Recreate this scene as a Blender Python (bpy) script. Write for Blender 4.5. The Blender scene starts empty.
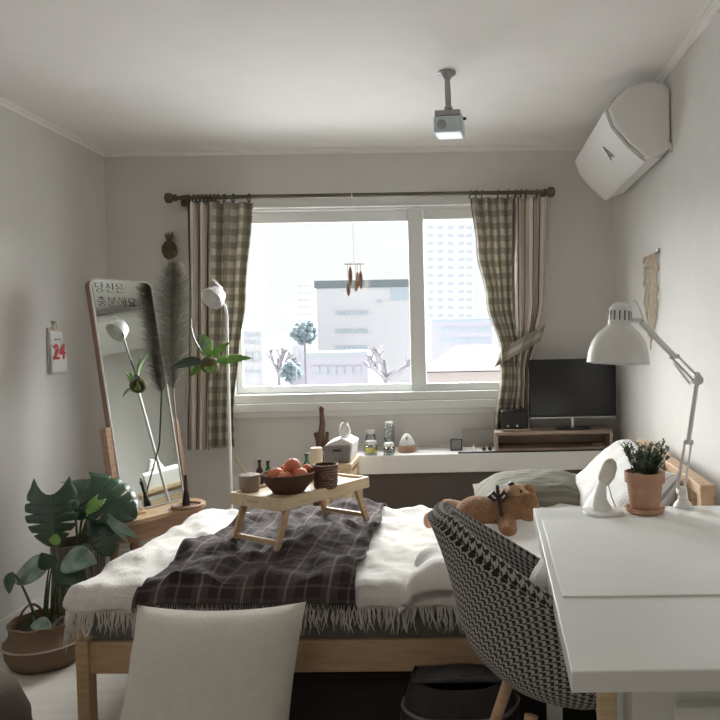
import bpy, bmesh, math, random
from mathutils import Vector, Matrix, noise
random.seed(7)
S = bpy.context.scene
COL = S.collection
PI = math.pi
# ------------------------------------------------------------------ camera
XL, XR, YB, YF, ZC = -2.045, 0.85, 4.15, -1.6, 2.35
r_ = math.radians(1.1)
Yc = Vector((-12, 22, -720)).normalized()
Xc = Vector((math.cos(r_), math.sin(r_), 0)); Xc = (Xc - Xc.dot(Yc) * Yc).normalized()
Zc = Xc.cross(Yc)
MW = Matrix((Xc, Yc, Zc))            # rows: world axes in camera space = camera->world rotation
CAM = Vector((0, 0, 1.26))
def P(px, py, X=None, Y=None, Z=None):
    d = MW @ Vector((px - 480, 360 - py, -720))
    if X is not None: return CAM + d * ((X - CAM.x) / d.x)
    if Y is not None: return CAM + d * ((Y - CAM.y) / d.y)
    return CAM + d * ((Z - CAM.z) / d.z)
cd = bpy.data.cameras.new('camera'); cam = bpy.data.objects.new('camera', cd); COL.objects.link(cam)
cam.matrix_world = Matrix.Translation(CAM) @ MW.to_4x4()
cd.sensor_width = 36; cd.lens = 36.0; cd.clip_start = .05; cd.clip_end = 2000
cd.shift_x = -120 / 720; cd.shift_y = 0
S.camera = cam
# ------------------------------------------------------------------ materials
MC = {}
def newmat(name):
    m = bpy.data.materials.new(name); m.use_nodes = True
    nt = m.node_tree; b = nt.nodes['Principled BSDF']
    return m, nt, b
def rgb(c): return (c[0], c[1], c[2], 1)
def nd(nt, t, **k):
    n = nt.nodes.new(t)
    for a, v in k.items(): setattr(n, a, v)
    return n
def math_(nt, op, a, b=None, clamp=False):
    n = nd(nt, 'ShaderNodeMath', operation=op); n.use_clamp = clamp
    for i, v in enumerate((a, b)):
        if v is None: continue
        if isinstance(v, (int, float)): n.inputs[i].default_value = v
        else: nt.links.new(v, n.inputs[i])
    return n.outputs[0]
def mix(nt, f, a, b, mode='MIX'):
    n = nd(nt, 'ShaderNodeMix', data_type='RGBA', blend_type=mode)
    for s, v in ((n.inputs[0], f), (n.inputs[6], a), (n.inputs[7], b)):
        if isinstance(v, (int, float)): s.default_value = v
        elif isinstance(v, tuple): s.default_value = rgb(v)
        else: nt.links.new(v, s)
    return n.outputs[2]
def mat(name, c, rough=.6, metal=0, c2=None, sc=8, bump=0, bsc=60, stretch=(1, 1, 1), var=.06, coat=0, spec=.5, sheen=0, trans=0, detail=4):
    if name in MC: return MC[name]
    m, nt, b = newmat(name)
    tc = nd(nt, 'ShaderNodeTexCoord'); mp = nd(nt, 'ShaderNodeMapping'); mp.inputs['Scale'].default_value = stretch
    nt.links.new(tc.outputs['Object'], mp.inputs['Vector'])
    n1 = nd(nt, 'ShaderNodeTexNoise'); n1.inputs['Scale'].default_value = sc; n1.inputs['Detail'].default_value = detail
    nt.links.new(mp.outputs[0], n1.inputs['Vector'])
    if c2 is None: c2 = tuple(max(0, x * (1 - var * 2)) for x in c)
    f = math_(nt, 'SMOOTH_MIN', n1.outputs[0], 1); 
    rmp = nd(nt, 'ShaderNodeMapRange'); rmp.inputs[1].default_value = .35; rmp.inputs[2].default_value = .65
    nt.links.new(n1.outputs[0], rmp.inputs[0])
    nt.links.new(mix(nt, rmp.outputs[0], c, c2), b.inputs['Base Color'])
    b.inputs['Roughness'].default_value = rough; b.inputs['Metallic'].default_value = metal
    b.inputs['Specular IOR Level'].default_value = spec
    b.inputs['Coat Weight'].default_value = coat; b.inputs['Sheen Weight'].default_value = sheen
    b.inputs['Transmission Weight'].default_value = trans
    if bump:
        n2 = nd(nt, 'ShaderNodeTexNoise'); n2.inputs['Scale'].default_value = bsc; n2.inputs['Detail'].default_value = 3
        nt.links.new(mp.outputs[0], n2.inputs['Vector'])
        bp = nd(nt, 'ShaderNodeBump'); bp.inputs['Strength'].default_value = bump; bp.inputs['Distance'].default_value = .01
        nt.links.new(n2.outputs[0], bp.inputs['Height']); nt.links.new(bp.outputs[0], b.inputs['Normal'])
    MC[name] = m; return m
def uvxy(nt, su, sv):
    uv = nd(nt, 'ShaderNodeUVMap'); sp = nd(nt, 'ShaderNodeSeparateXYZ'); nt.links.new(uv.outputs[0], sp.inputs[0])
    return math_(nt, 'MULTIPLY', sp.outputs[0], su), math_(nt, 'MULTIPLY', sp.outputs[1], sv)
def band(nt, x, lo, hi):
    f = math_(nt, 'FRACT', x)
    return math_(nt, 'MULTIPLY', math_(nt, 'GREATER_THAN', f, lo), math_(nt, 'LESS_THAN', f, hi))
def weave_bump(nt, b, scale=400, strength=.3):
    tc = nd(nt, 'ShaderNodeTexCoord'); n = nd(nt, 'ShaderNodeTexNoise'); n.inputs['Scale'].default_value = scale
    nt.links.new(tc.outputs['Object'], n.inputs['Vector'])
    bp = nd(nt, 'ShaderNodeBump'); bp.inputs['Strength'].default_value = strength; bp.inputs['Distance'].default_value = .004
    nt.links.new(n.outputs[0], bp.inputs['Height']); nt.links.new(bp.outputs[0], b.inputs['Normal'])
def houndstooth(name, dark, light, per):
    m, nt, b = newmat(name)
    u, v = uvxy(nt, 8 / per, 8 / per)
    fu, fv = math_(nt, 'FLOOR', u), math_(nt, 'FLOOR', v)
    warp = math_(nt, 'LESS_THAN', math_(nt, 'FLOORED_MODULO', fu, 8), 3.5)
    weft = math_(nt, 'LESS_THAN', math_(nt, 'FLOORED_MODULO', fv, 8), 3.5)
    tw = math_(nt, 'LESS_THAN', math_(nt, 'FLOORED_MODULO', math_(nt, 'ADD', fu, fv), 4), 1.5)
    k = math_(nt, 'ADD', math_(nt, 'MULTIPLY', tw, warp), math_(nt, 'MULTIPLY', math_(nt, 'SUBTRACT', 1, tw), weft))
    nt.links.new(mix(nt, k, dark, light), b.inputs['Base Color'])
    b.inputs['Roughness'].default_value = .95; b.inputs['Sheen Weight'].default_value = .1
    weave_bump(nt, b); return m
def plaid_dark(name):
    m, nt, b = newmat(name)
    u, v = uvxy(nt, 1 / .13, 1 / .14)
    c = (.036, .026, .026)
    def over(c, f, col, a): return mix(nt, math_(nt, 'MULTIPLY', f, a), c, col)
    x = over(c, band(nt, u, .0, .40), (.085, .066, .066), .6)
    x = over(x, band(nt, v, .0, .40), (.085, .066, .066), .6)
    x = over(x, band(nt, u, .15, .215), (.34, .29, .265), .33)
    x = over(x, band(nt, v, .15, .215), (.34, .29, .265), .25)
    x = over(x, band(nt, u, .62, .68), (.34, .29, .265), .2)
    x = over(x, band(nt, v, .62, .68), (.34, .29, .265), .15)
    nt.links.new(x, b.inputs['Base Color']); b.inputs['Roughness'].default_value = .95
    b.inputs['Specular IOR Level'].default_value = .25; b.inputs['Sheen Weight'].default_value = .06; weave_bump(nt, b, 300, .5); return m
def plaid_curtain(name):
    m, nt, b = newmat(name)
    u, v = uvxy(nt, 1 / .10, 1 / .075)
    a, d = band(nt, u, 0, .5), band(nt, v, 0, .5)
    cr, ol = (.68, .64, .55), (.22, .205, .15)
    x = mix(nt, math_(nt, 'MULTIPLY', a, .60), cr, ol)
    x = mix(nt, math_(nt, 'MULTIPLY', d, .55), x, ol)
    x = mix(nt, math_(nt, 'MULTIPLY', math_(nt, 'LESS_THAN', u, .16), .85), x, (.07, .062, .045))
    nt.links.new(x, b.inputs['Base Color']); b.inputs['Roughness'].default_value = .9
    weave_bump(nt, b, 300, .3)
    tr = nd(nt, 'ShaderNodeBsdfTranslucent'); nt.links.new(x, tr.inputs[0])
    ms = nd(nt, 'ShaderNodeMixShader'); ms.inputs[0].default_value = .22
    nt.links.new(b.outputs[0], ms.inputs[1]); nt.links.new(tr.outputs[0], ms.inputs[2])
    nt.links.new(ms.outputs[0], nt.nodes['Material Output'].inputs[0]); return m
def stripe_curtain(name):
    m, nt, b = newmat(name)
    u, v = uvxy(nt, 1 / .075, 1)
    x = mix(nt, band(nt, u, 0, .15), (.68, .615, .54), (.15, .125, .10))
    x = mix(nt, math_(nt, 'MULTIPLY', band(nt, u, .5, .56), .6), x, (.22, .18, .14))
    nt.links.new(x, b.inputs['Base Color']); b.inputs['Roughness'].default_value = .9; weave_bump(nt, b, 300, .3)
    return m
def stripe_uv(name, c1, c2, per, duty, rough=.9, axis=0):
    m, nt, b = newmat(name)
    uv = uvxy(nt, 1 / per, 1 / per)
    nt.links.new(mix(nt, band(nt, uv[axis], 0, duty), c1, c2), b.inputs['Base Color'])
    b.inputs['Roughness'].default_value = rough; weave_bump(nt, b, 200, .3); return m
def woven(name, c, c2, su=90, rough=.85, bump=.8):
    m, nt, b = newmat(name)
    tc = nd(nt, 'ShaderNodeTexCoord')
    w = nd(nt, 'ShaderNodeTexWave', bands_direction='Z'); w.inputs['Scale'].default_value = su / 2; w.inputs['Distortion'].default_value = 2.5
    nt.links.new(tc.outputs['Object'], w.inputs['Vector']); w.inputs['Detail Scale'].default_value = 6
    nt.links.new(mix(nt, w.outputs[1], c, c2), b.inputs['Base Color']); b.inputs['Roughness'].default_value = rough
    bp = nd(nt, 'ShaderNodeBump'); bp.inputs['Strength'].default_value = bump; bp.inputs['Distance'].default_value = .004
    nt.links.new(w.outputs[1], bp.inputs['Height']); nt.links.new(bp.outputs[0], b.inputs['Normal']); return m
def glassy(name, tint=(1, 1, 1), rough=.0, refl=.06):
    m = bpy.data.materials.new(name); m.use_nodes = True; nt = m.node_tree; nt.nodes.clear()
    o = nd(nt, 'ShaderNodeOutputMaterial'); t = nd(nt, 'ShaderNodeBsdfTransparent'); t.inputs[0].default_value = rgb(tint)
    g = nd(nt, 'ShaderNodeBsdfGlossy'); g.inputs['Roughness'].default_value = rough + .02
    lw = nd(nt, 'ShaderNodeLayerWeight'); lw.inputs[0].default_value = .25
    ms = nd(nt, 'ShaderNodeMixShader')
    f = math_(nt, 'ADD', math_(nt, 'MULTIPLY', lw.outputs[0], .6), refl, True)
    nt.links.new(f, ms.inputs[0])
    nt.links.new(t.outputs[0], ms.inputs[1]); nt.links.new(g.outputs[0], ms.inputs[2]); nt.links.new(ms.outputs[0], o.inputs[0])
    return m
def wood(name, c, c2, st=(2, 14, 14)):
    return mat(name, c, .5, c2=c2, sc=5, stretch=st, bump=.15, bsc=20, detail=6)
M_wall = mat('wall_paint', (.70, .685, .66), .85, var=.015, bump=.15, bsc=180)
M_mount = mat('mount_grey', (.34, .35, .355), .35, metal=.4, var=0)
M_ceil = mat('ceiling_paint', (.87, .85, .825), .9, var=.01, bump=.08, bsc=120)
M_floor = mat('pale_floor', (.68, .65, .60), .45, c2=(.60, .56, .51), sc=3, stretch=(1, 8, 1), bump=.05)
M_trim = mat('trim_white', (.76, .75, .73), .5, var=.01)
M_frame = mat('window_white', (.74, .75, .74), .4, var=.01)
M_white = mat('matt_white', (.82, .82, .80), .4, var=.01)
M_desk = mat('desk_white', (.80, .81, .79), .32, var=.01)
M_mat = mat('desk_mat_white', (.84, .85, .82), .5, var=.01)
M_ac = mat('ac_white', (.80, .79, .77), .35, var=.01)
M_pine = wood('pine', (.60, .42, .26), (.50, .33, .19))
M_pined = wood('pine_rosy', (.46, .29, .19), (.36, .21, .13))
M_pinel = wood('pine_light', (.72, .57, .38), (.62, .46, .28))
M_walnut = wood('mirror_wood', (.30, .17, .11), (.22, .12, .075))
M_riser = wood('riser_wood', (.45, .35, .28), (.38, .29, .23))
M_black = mat('black_plastic', (.012, .012, .013), .35, var=0)
M_screen = mat('screen', (.006, .006, .007), .22, var=0)
M_dark = mat('dark_box', (.03, .026, .025), .7, var=.1)
M_steel = mat('steel', (.55, .56, .57), .3, metal=1, var=0)
M_rod = mat('rod_bronze', (.13, .115, .08), .4, metal=.5, var=.05)
M_throw = mat('white_cotton', (.66, .635, .595), .95, c2=(.61, .585, .55), sc=40, bump=.3, bsc=140, sheen=.1)
M_duvet = mat('duvet_cotton', (.70, .68, .655), .9, var=.02, bump=.3, bsc=150, sheen=.1)
M_sheet = mat('mattress_grey', (.21, .20, .19), .9, var=.1, bump=.3, bsc=200)
M_cush = mat('cushion_linen', (.66, .625, .56), .95, c2=(.63, .595, .53), sc=40, bump=.4, bsc=220)
M_bear = mat('bear_fur', (.36, .19, .09), .95, c2=(.27, .135, .06), sc=50, bump=1, bsc=160, sheen=.1)
M_pad = mat('bear_pad', (.72, .46, .33), .9)
M_terra = mat('terracotta', (.46, .26, .17), .8, c2=(.53, .32, .22), sc=14, bump=.2)
M_soil = mat('soil', (.035, .025, .018), .95, bump=1)
M_leafd = mat('leaf_dark', (.016, .045, .025), .35, c2=(.03, .07, .035), sc=10, spec=.6)
M_leafs = mat('leaf_silver', (.22, .30, .25), .3, c2=(.05, .11, .07), sc=14, spec=.7)
M_leafg = mat('leaf_bright', (.20, .36, .07), .5, c2=(.11, .24, .045), sc=20)
M_herb = mat('herb_leaf', (.15, .20, .12), .6, c2=(.09, .13, .075), sc=30)
M_stem = mat('stem', (.08, .11, .045), .6)
M_coir = mat('coir', (.16, .11, .055), .95, c2=(.10, .09, .04), sc=60, bump=1, bsc=200)
M_pampas = mat('pampas', (.36, .345, .30), .95, c2=(.24, .235, .20), sc=30)
M_gold = mat('ornament_bronze', (.12, .09, .05), .5, metal=.3, bump=.8, bsc=80)
M_orange = mat('orange_peel', (.76, .27, .13), .5, c2=(.66, .20, .10), sc=8, bump=.2, bsc=200)
M_wick = woven('basket_weave', (.20, .13, .075), (.30, .21, .125), 160)
M_bowl = woven('bowl_weave', (.11, .045, .026), (.27, .14, .08), 420)
M_cupw = woven('cup_weave', (.10, .045, .03), (.24, .13, .09), 160, bump=1)
M_beige = woven('beige_weave', (.56, .46, .38), (.66, .56, .48), 300)
M_candle = mat('candle_wax', (.80, .74, .60), .5, var=.02)
M_green = mat('green_glass', (.015, .12, .05), .12, var=0)
M_felt = mat('grey_felt', (.235, .215, .21), .9, bump=.3)
M_clear = glassy('clear_glass', (.93, .95, .95), 0, .12)
M_pane = glassy('window_glass', (.985, .99, .99), 0, .015)
M_red = mat('red_ink', (.62, .05, .06), .7, var=0)
M_ink = mat('black_ink', (.02, .02, .02), .6, var=0)
M_paper = mat('paper', (.80, .79, .76), .8, var=.01)
M_cream = mat('cream_cotton', (.76, .67, .55), .95, bump=.6, bsc=200)
M_olive = stripe_uv('olive_stripe', (.15, .145, .105), (.20, .195, .145), .035, .4, axis=1)
M_stripe = stripe_uv('fine_stripe', (.74, .73, .71), (.35, .35, .36), .014, .2, axis=0)
M_hound = houndstooth('houndstooth', (.016, .016, .017), (.40, .38, .35), .0195)
M_houndin = houndstooth('houndstooth_inner', (.018, .018, .019), (.30, .29, .28), .0195)
M_plaid = plaid_dark('dark_plaid')
M_cplaid = plaid_curtain('curtain_plaid'); M_cstripe = stripe_curtain('curtain_stripe')
M_taupe = mat('taupe_fabric', (.13, .10, .08), .95, bump=.4, bsc=150)
M_bag = mat('bag_leather', (.022, .02, .021), .45, bump=.3, bsc=60)
M_bagl = mat('bag_trim', (.15, .14, .14), .4)
mm, nt, b = newmat('mirror_glass'); b.inputs['Metallic'].default_value = 1; b.inputs['Roughness'].default_value = .01
b.inputs['Base Color'].default_value = (.80, .84, .81, 1); M_mirror = mm
# ------------------------------------------------------------------ builders
class B:
    def __init__(s): s.bm = bmesh.new(); s.uv = s.bm.loops.layers.uv.new('UVMap')
    def _x(s, vs, mtx):
        if mtx is not None: bmesh.ops.transform(s.bm, matrix=mtx, verts=vs)
    def box(s, c, d, rz=0, mtx=None):
        g = bmesh.ops.create_cube(s.bm, size=1); v = g['verts']
        bmesh.ops.transform(s.bm, matrix=Matrix.Translation(Vector(c)) @ Matrix.Rotation(rz, 4, 'Z') @ Matrix.Diagonal((d[0], d[1], d[2], 1)), verts=v)
        s._x(v, mtx); return s
    def bar(s, p0, p1, w, h, up=(0, 0, 1)):      # rectangular bar between two points
        p0, p1 = Vector(p0), Vector(p1); a = (p1 - p0); L = a.length; a.normalize()
        x = a.cross(Vector(up)).normalized(); z = x.cross(a)
        m = Matrix(((x.x, a.x, z.x, 0), (x.y, a.y, z.y, 0), (x.z, a.z, z.z, 0), (0, 0, 0, 1)))
        m = Matrix.Translation((p0 + p1) / 2) @ m @ Matrix.Diagonal((w, L, h, 1))
        g = bmesh.ops.create_cube(s.bm, size=1); bmesh.ops.transform(s.bm, matrix=m, verts=g['verts']); return s
    def tube(s, pts, r, n=12, closed=False):
        pts = [Vector(p) for p in pts]; k = len(pts)
        rr = r if isinstance(r, (list, tuple)) else [r] * k
        rings = []; prev = None
        for i, p in enumerate(pts):
            if closed: t = pts[(i + 1) % k] - pts[i - 1]
            else: t = pts[min(i + 1, k - 1)] - pts[max(i - 1, 0)]
            t.normalize()
            if prev is None:
                a = Vector((0, 0, 1)) if abs(t.z) < .9 else Vector((1, 0, 0)); x = t.cross(a).normalized()
            else: x = (prev - prev.dot(t) * t).normalized()
            prev = x; y = t.cross(x)
            rings.append([s.bm.verts.new(p + (x * math.cos(2 * PI * j / n) + y * math.sin(2 * PI * j / n)) * rr[i]) for j in range(n)])
        for i in range(k if closed else k - 1):
            a, b2 = rings[i], rings[(i + 1) % k]
            for j in range(n): s.bm.faces.new((a[j], a[(j + 1) % n], b2[(j + 1) % n], b2[j]))
        if not closed:
            s.bm.faces.new(rings[0][::-1]); s.bm.faces.new(rings[-1])
        return s
    def lathe(s, prof, c=(0, 0, 0), n=32, mtx=None, caps=True):
        c = Vector(c); rings = []; vs = []
        for (r, z) in prof:
            rg = [s.bm.verts.new(c + Vector((max(r, 1e-4) * math.cos(2 * PI * j / n), max(r, 1e-4) * math.sin(2 * PI * j / n), z))) for j in range(n)]
            rings.append(rg); vs += rg
        for a, b2 in zip(rings, rings[1:]):
            for j in range(n):
                f = s.bm.faces.new((a[j], a[(j + 1) % n], b2[(j + 1) % n], b2[j]))
        if caps: s.bm.faces.new(rings[0][::-1]); s.bm.faces.new(rings[-1])
        s._x(vs, mtx); return s
    def ball(s, c, r, seg=24, mtx=None):
        g = bmesh.ops.create_uvsphere(s.bm, u_segments=seg, v_segments=seg // 2, radius=1)
        rr = r if isinstance(r, (tuple, list)) else (r, r, r)
        m = Matrix.Translation(Vector(c)) @ (mtx or Matrix()) @ Matrix.Diagonal((rr[0], rr[1], rr[2], 1))
        bmesh.ops.transform(s.bm, matrix=m, verts=g['verts']); return s
    def grid(s, fn, nu, nv, uvf=None, cu=False):
        vs = [[s.bm.verts.new(fn(i / nu, j / nv)) for j in range(nv + 1)] for i in range(nu + (0 if cu else 1))]
        for i in range(nu):
            i2 = (i + 1) % len(vs) if cu else i + 1
            for j in range(nv):
                f = s.bm.faces.new((vs[i][j], vs[i2][j], vs[i2][j + 1], vs[i][j + 1]))
                q = ((i, j), (i + 1, j), (i + 1, j + 1), (i, j + 1))
                for l, (a, b2) in zip(f.loops, q):
                    l[s.uv].uv = uvf(a / nu, b2 / nv) if uvf else (a / nu, b2 / nv)
        return s
    def prism(s, poly, axis_pts):                # polygon (list of Vectors) swept by a vector
        d = Vector(axis_pts); a = [s.bm.verts.new(Vector(p)) for p in poly]; b2 = [s.bm.verts.new(Vector(p) + d) for p in poly]
        n = len(a); s.bm.faces.new(a); s.bm.faces.new(b2[::-1])
        for i in range(n): s.bm.faces.new((a[i], b2[i], b2[(i + 1) % n], a[(i + 1) % n]))
        return s
    def build(s, name, m, parent=None, bevel=0, smooth=True, thick=0, sub=0, weld=False, fn=True, off=0):
        if fn: bmesh.ops.recalc_face_normals(s.bm, faces=s.bm.faces[:])
        me = bpy.data.meshes.new(name); s.bm.to_mesh(me); s.bm.free()
        for x in (m if isinstance(m, list) else [m]): me.materials.append(x)
        o = bpy.data.objects.new(name, me); COL.objects.link(o)
        if parent is not None:
            o.parent = parent
        if smooth:
            for f in me.polygons: f.use_smooth = True
            me.set_sharp_from_angle(angle=math.radians(38)) if hasattr(me, 'set_sharp_from_angle') else None
        if thick:
            k = o.modifiers.new('solid', 'SOLIDIFY'); k.thickness = thick; k.offset = off
        if bevel:
            k = o.modifiers.new('bevel', 'BEVEL'); k.width = bevel; k.segments = 3; k.limit_method = 'ANGLE'
            k.harden_normals = False
        if sub:
            k = o.modifiers.new('sub', 'SUBSURF'); k.levels = sub; k.render_levels = sub
        return o
def tag(o, label, cat, group=None):
    o['label'] = label; o['category'] = cat
    if group: o['group'] = group
    return o
def struct(o): o['kind'] = 'structure'; return o
def thing(name, label, cat, loc=(0, 0, 0), rz=0, group=None):
    o = bpy.data.objects.new(name, None); COL.objects.link(o); o.location = loc; o.rotation_euler = (0, 0, rz)
    o.empty_display_size = .05
    return tag(o, label, cat, group)
def world_parent(o, root):
    """part built in world coordinates under a thing whose empty stands elsewhere"""
    m = Matrix.Translation(root.location) @ Matrix.Rotation(root.rotation_euler[2], 4, 'Z')
    o.parent = root; o.matrix_parent_inverse = m.inverted(); return o
def copy_thing(o, loc=None, rz=None, label=None):
    def rec(a, par):
        c = a.copy(); COL.objects.link(c)
        if par is not None: c.parent = par; c.matrix_parent_inverse = a.matrix_parent_inverse.copy()
        for ch in a.children: rec(ch, c)
        return c
    c = rec(o, None)
    if loc is not None: c.location = loc
    if rz is not None: c.rotation_euler = (0, 0, rz)
    if label: c['label'] = label
    return c
def text(body, name, size, m, parent, mtx, ext=.0008, align='LEFT', off=0):
    cu = bpy.data.curves.new(name, 'FONT'); cu.body = body; cu.size = size; cu.extrude = ext; cu.align_x = align; cu.offset = off
    cu.materials.append(m); o = bpy.data.objects.new(name, cu); COL.objects.link(o)
    world_parent(o, parent) if parent else None
    o.matrix_basis = mtx
    bpy.context.view_layer.update()
    me = bpy.data.meshes.new_from_object(o.evaluated_get(bpy.context.evaluated_depsgraph_get()))
    me.materials.clear(); me.materials.append(m)
    o2 = bpy.data.objects.new(name, me); COL.objects.link(o2)
    if parent: world_parent(o2, parent)
    o2.matrix_basis = mtx
    bpy.data.objects.remove(o)
    return o2
def frame_mtx(o, x, y):
    x = Vector(x).normalized(); y = Vector(y).normalized(); z = x.cross(y)
    return Matrix(((x.x, y.x, z.x, o[0]), (x.y, y.y, z.y, o[1]), (x.z, y.z, z.z, o[2]), (0, 0, 0, 1)))
def bez(p0, p1, p2, n=10):
    p0, p1, p2 = Vector(p0), Vector(p1), Vector(p2)
    return [p0 * (1 - t) ** 2 + p1 * 2 * t * (1 - t) + p2 * t * t for t in [i / n for i in range(n + 1)]]
def nz(x, y, z=0): return noise.noise(Vector((x, y, z)))
# ------------------------------------------------------------------ room shell
T = .16
struct(B().box(((XL + XR) / 2, (YB + YF) / 2, -.05), (XR - XL + .4, YB - YF + .4, .1)).build('floor', M_floor))
struct(B().box(((XL + XR) / 2, (YB + YF) / 2, ZC + .06), (XR - XL + .4, YB - YF + .4, .12)).build('ceiling', M_ceil))
struct(B().box((XL - .08, (YB + YF) / 2, ZC / 2), (T, YB - YF, ZC)).build('wall_left', M_wall))
struct(B().box((XR + .08, (YB + YF) / 2, ZC / 2), (T, YB - YF, ZC)).build('wall_right', M_wall))
struct(B().box(((XL + XR) / 2, YF - .08, ZC / 2), (XR - XL + .32, T, ZC)).build('wall_front', M_wall))
wl, wr = P(226, 300, Y=YB).x, P(512, 300, Y=YB).x
wt, wb = P(350, 204, Y=YB).z, P(350, 398, Y=YB).z
w = B(); TB = .2
w.box(((XL - .16 + wl) / 2, YB + TB / 2, ZC / 2), (wl - XL + .16, TB, ZC))
w.box(((XR + .16 + wr) / 2, YB + TB / 2, ZC / 2), (XR + .16 - wr, TB, ZC))
w.box(((wl + wr) / 2, YB + TB / 2, wb / 2), (wr - wl, TB, wb))
w.box(((wl + wr) / 2, YB + TB / 2, (ZC + wt) / 2), (wr - wl, TB, ZC - wt))
struct(w.build('wall_back', M_wall))
# cornice + baseboards
def moulding(name, pts, m): 
    return struct(B().prism([Vector(p) for p in pts[0]], pts[1]).build(name, m, smooth=False))
cp = ((0, 0), (.028, 0), (.028, -.006), (.012, -.012), (.008, -.026), (0, -.026))
moulding('trim_1', ([(XL, YB - a, ZC + c) for a, c in cp], (XR - XL, 0, 0)), M_ceil)
moulding('trim_2', ([(XL + a, YF, ZC + c) for a, c in cp], (0, YB - YF, 0)), M_ceil)
moulding('trim_3', ([(XR - a, YF, ZC + c) for a, c in cp], (0, YB - YF, 0)), M_ceil)
for nm, c, d in (('baseboard_back', ((XL + XR) / 2, YB - .008, .04), (XR - XL, .016, .08)),
                 ('baseboard_left', (XL + .008, (YB + YF) / 2, .04), (.016, YB - YF, .08)),
                 ('baseboard_right', (XR - .008, (YB + YF) / 2, .04), (.016, YB - YF, .08))):
    struct(B().box(c, d).build(nm, M_trim))
# window
def ring(bm, x0, x1, z0, z1, w_, y, d):
    for c, dd in (((x0 + w_ / 2, y, (z0 + z1) / 2), (w_, d, z1 - z0)), ((x1 - w_ / 2, y, (z0 + z1) / 2), (w_, d, z1 - z0)),
                  (((x0 + x1) / 2, y, z0 + w_ / 2), (x1 - x0 - 2 * w_, d, w_)), (((x0 + x1) / 2, y, z1 - w_ / 2), (x1 - x0 - 2 * w_, d, w_))):
        bm.box(c, dd)
win = struct(thing('window_1', 'white', 'window', ((wl + wr) / 2, YB, wb)))
del win['label'], win['category']
f = B(); ring(f, wl - .045, wr + .045, wb - .02, wt + .03, .05, YB - .012, .03); ring(f, wl, wr, wb, wt, .03, YB + .06, .1)
world_parent(f.build('window_frame', M_frame, bevel=.004), win)
gz1, gz0 = P(330, 222, Y=YB + .05).z, P(330, 385, Y=YB + .05).z
m0, m1 = P(409, 300, Y=YB + .04).x, P(425, 300, Y=YB + .04).x
for k, (a, b2, yy) in enumerate(((wl + .03, m1 - .012, YB + .075), (m0 + .004, wr - .03, YB + .035))):
    s_ = B()
    zt, zb = wt - .03, wb + .03
    lw = .035 if k == 0 else m1 - m0 - .004; rw = m1 - m0 - .012 if k == 0 else .035
    s_.box((a + lw / 2, yy, (zt + zb) / 2), (lw, .035, zt - zb)).box((b2 - rw / 2, yy, (zt + zb) / 2), (rw, .035, zt - zb))
    mx = (a + lw + b2 - rw) / 2
    s_.box((mx, yy, (zb + gz0) / 2), (b2 - a - lw - rw, .035, gz0 - zb)).box((mx, yy, (zt + gz1) / 2), (b2 - a - lw - rw, .035, zt - gz1))
    so = world_parent(s_.build('sash', M_frame, bevel=.004), win)
    g = B().box((mx, yy, (gz0 + gz1) / 2), (b2 - a - lw - rw + .01, .006, gz1 - gz0 + .01)).build('pane', M_pane, smooth=False)
    world_parent(g, win)
s1 = P(236, 404, Y=YB - .04); s2 = P(497, 398, Y=YB - .04)
world_parent(B().box(((wl + wr) / 2, YB - .025, wb - .045), (wr - wl + .1, .05, .05)).box(((wl + wr) / 2, YB - .012, wb - .085), (wr - wl + .07, .024, .035)).build('window_sill', M_frame, bevel=.004), win)
# ------------------------------------------------------------------ curtain rod
yr = YB - .1
rl, rr_ = P(177, 199, Y=yr), P(543, 191, Y=yr); rz_ = (rl.z + rr_.z) / 2
rod = thing('curtain_rod', 'dark bronze curtain rod with knob finials above the window', 'curtain rod', ((rl.x + rr_.x) / 2, YB, rz_))
world_parent(B().tube([(rl.x, yr, rz_), (rr_.x, yr, rz_)], .0115, 16).build('rod', M_rod), rod)
for sx, p in ((-1, rl), (1, rr_)):
    pr = [(.012, 0), (.02, .004), (.02, .012), (.013, .018), (.026, .03), (.03, .045), (.026, .06), (.012, .068), (0, .07)]
    mt = Matrix.Translation((p.x, yr, rz_)) @ Matrix.Rotation(sx * PI / 2, 4, 'Y')
    world_parent(B().lathe(pr, mtx=mt, n=20).build('finial', M_rod), rod)
for px in (178, 545):
    x = P(px, 195, Y=yr).x
    world_parent(B().box((x, YB - .012, rz_), (.03, .024, .06)).tube([(x, YB - .02, rz_), (x, yr, rz_)], .008).build('bracket', M_rod), rod)
def crings(pxs):
    for px in pxs:
        x = P(px, 195, Y=yr).x
        pts = [(x + .003 * math.sin(a), yr + .022 * math.cos(a), rz_ - .007 + .022 * math.sin(a)) for a in [2 * PI * i / 18 for i in range(18)]]
        world_parent(B().tube(pts, .0045, 8, True).build('ring', M_rod), rod)
crings((188, 194, 198, 202, 206, 210, 214, 218, 224, 233, 249)); crings((470, 476, 482, 498, 508, 516, 521, 526, 537))
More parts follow.
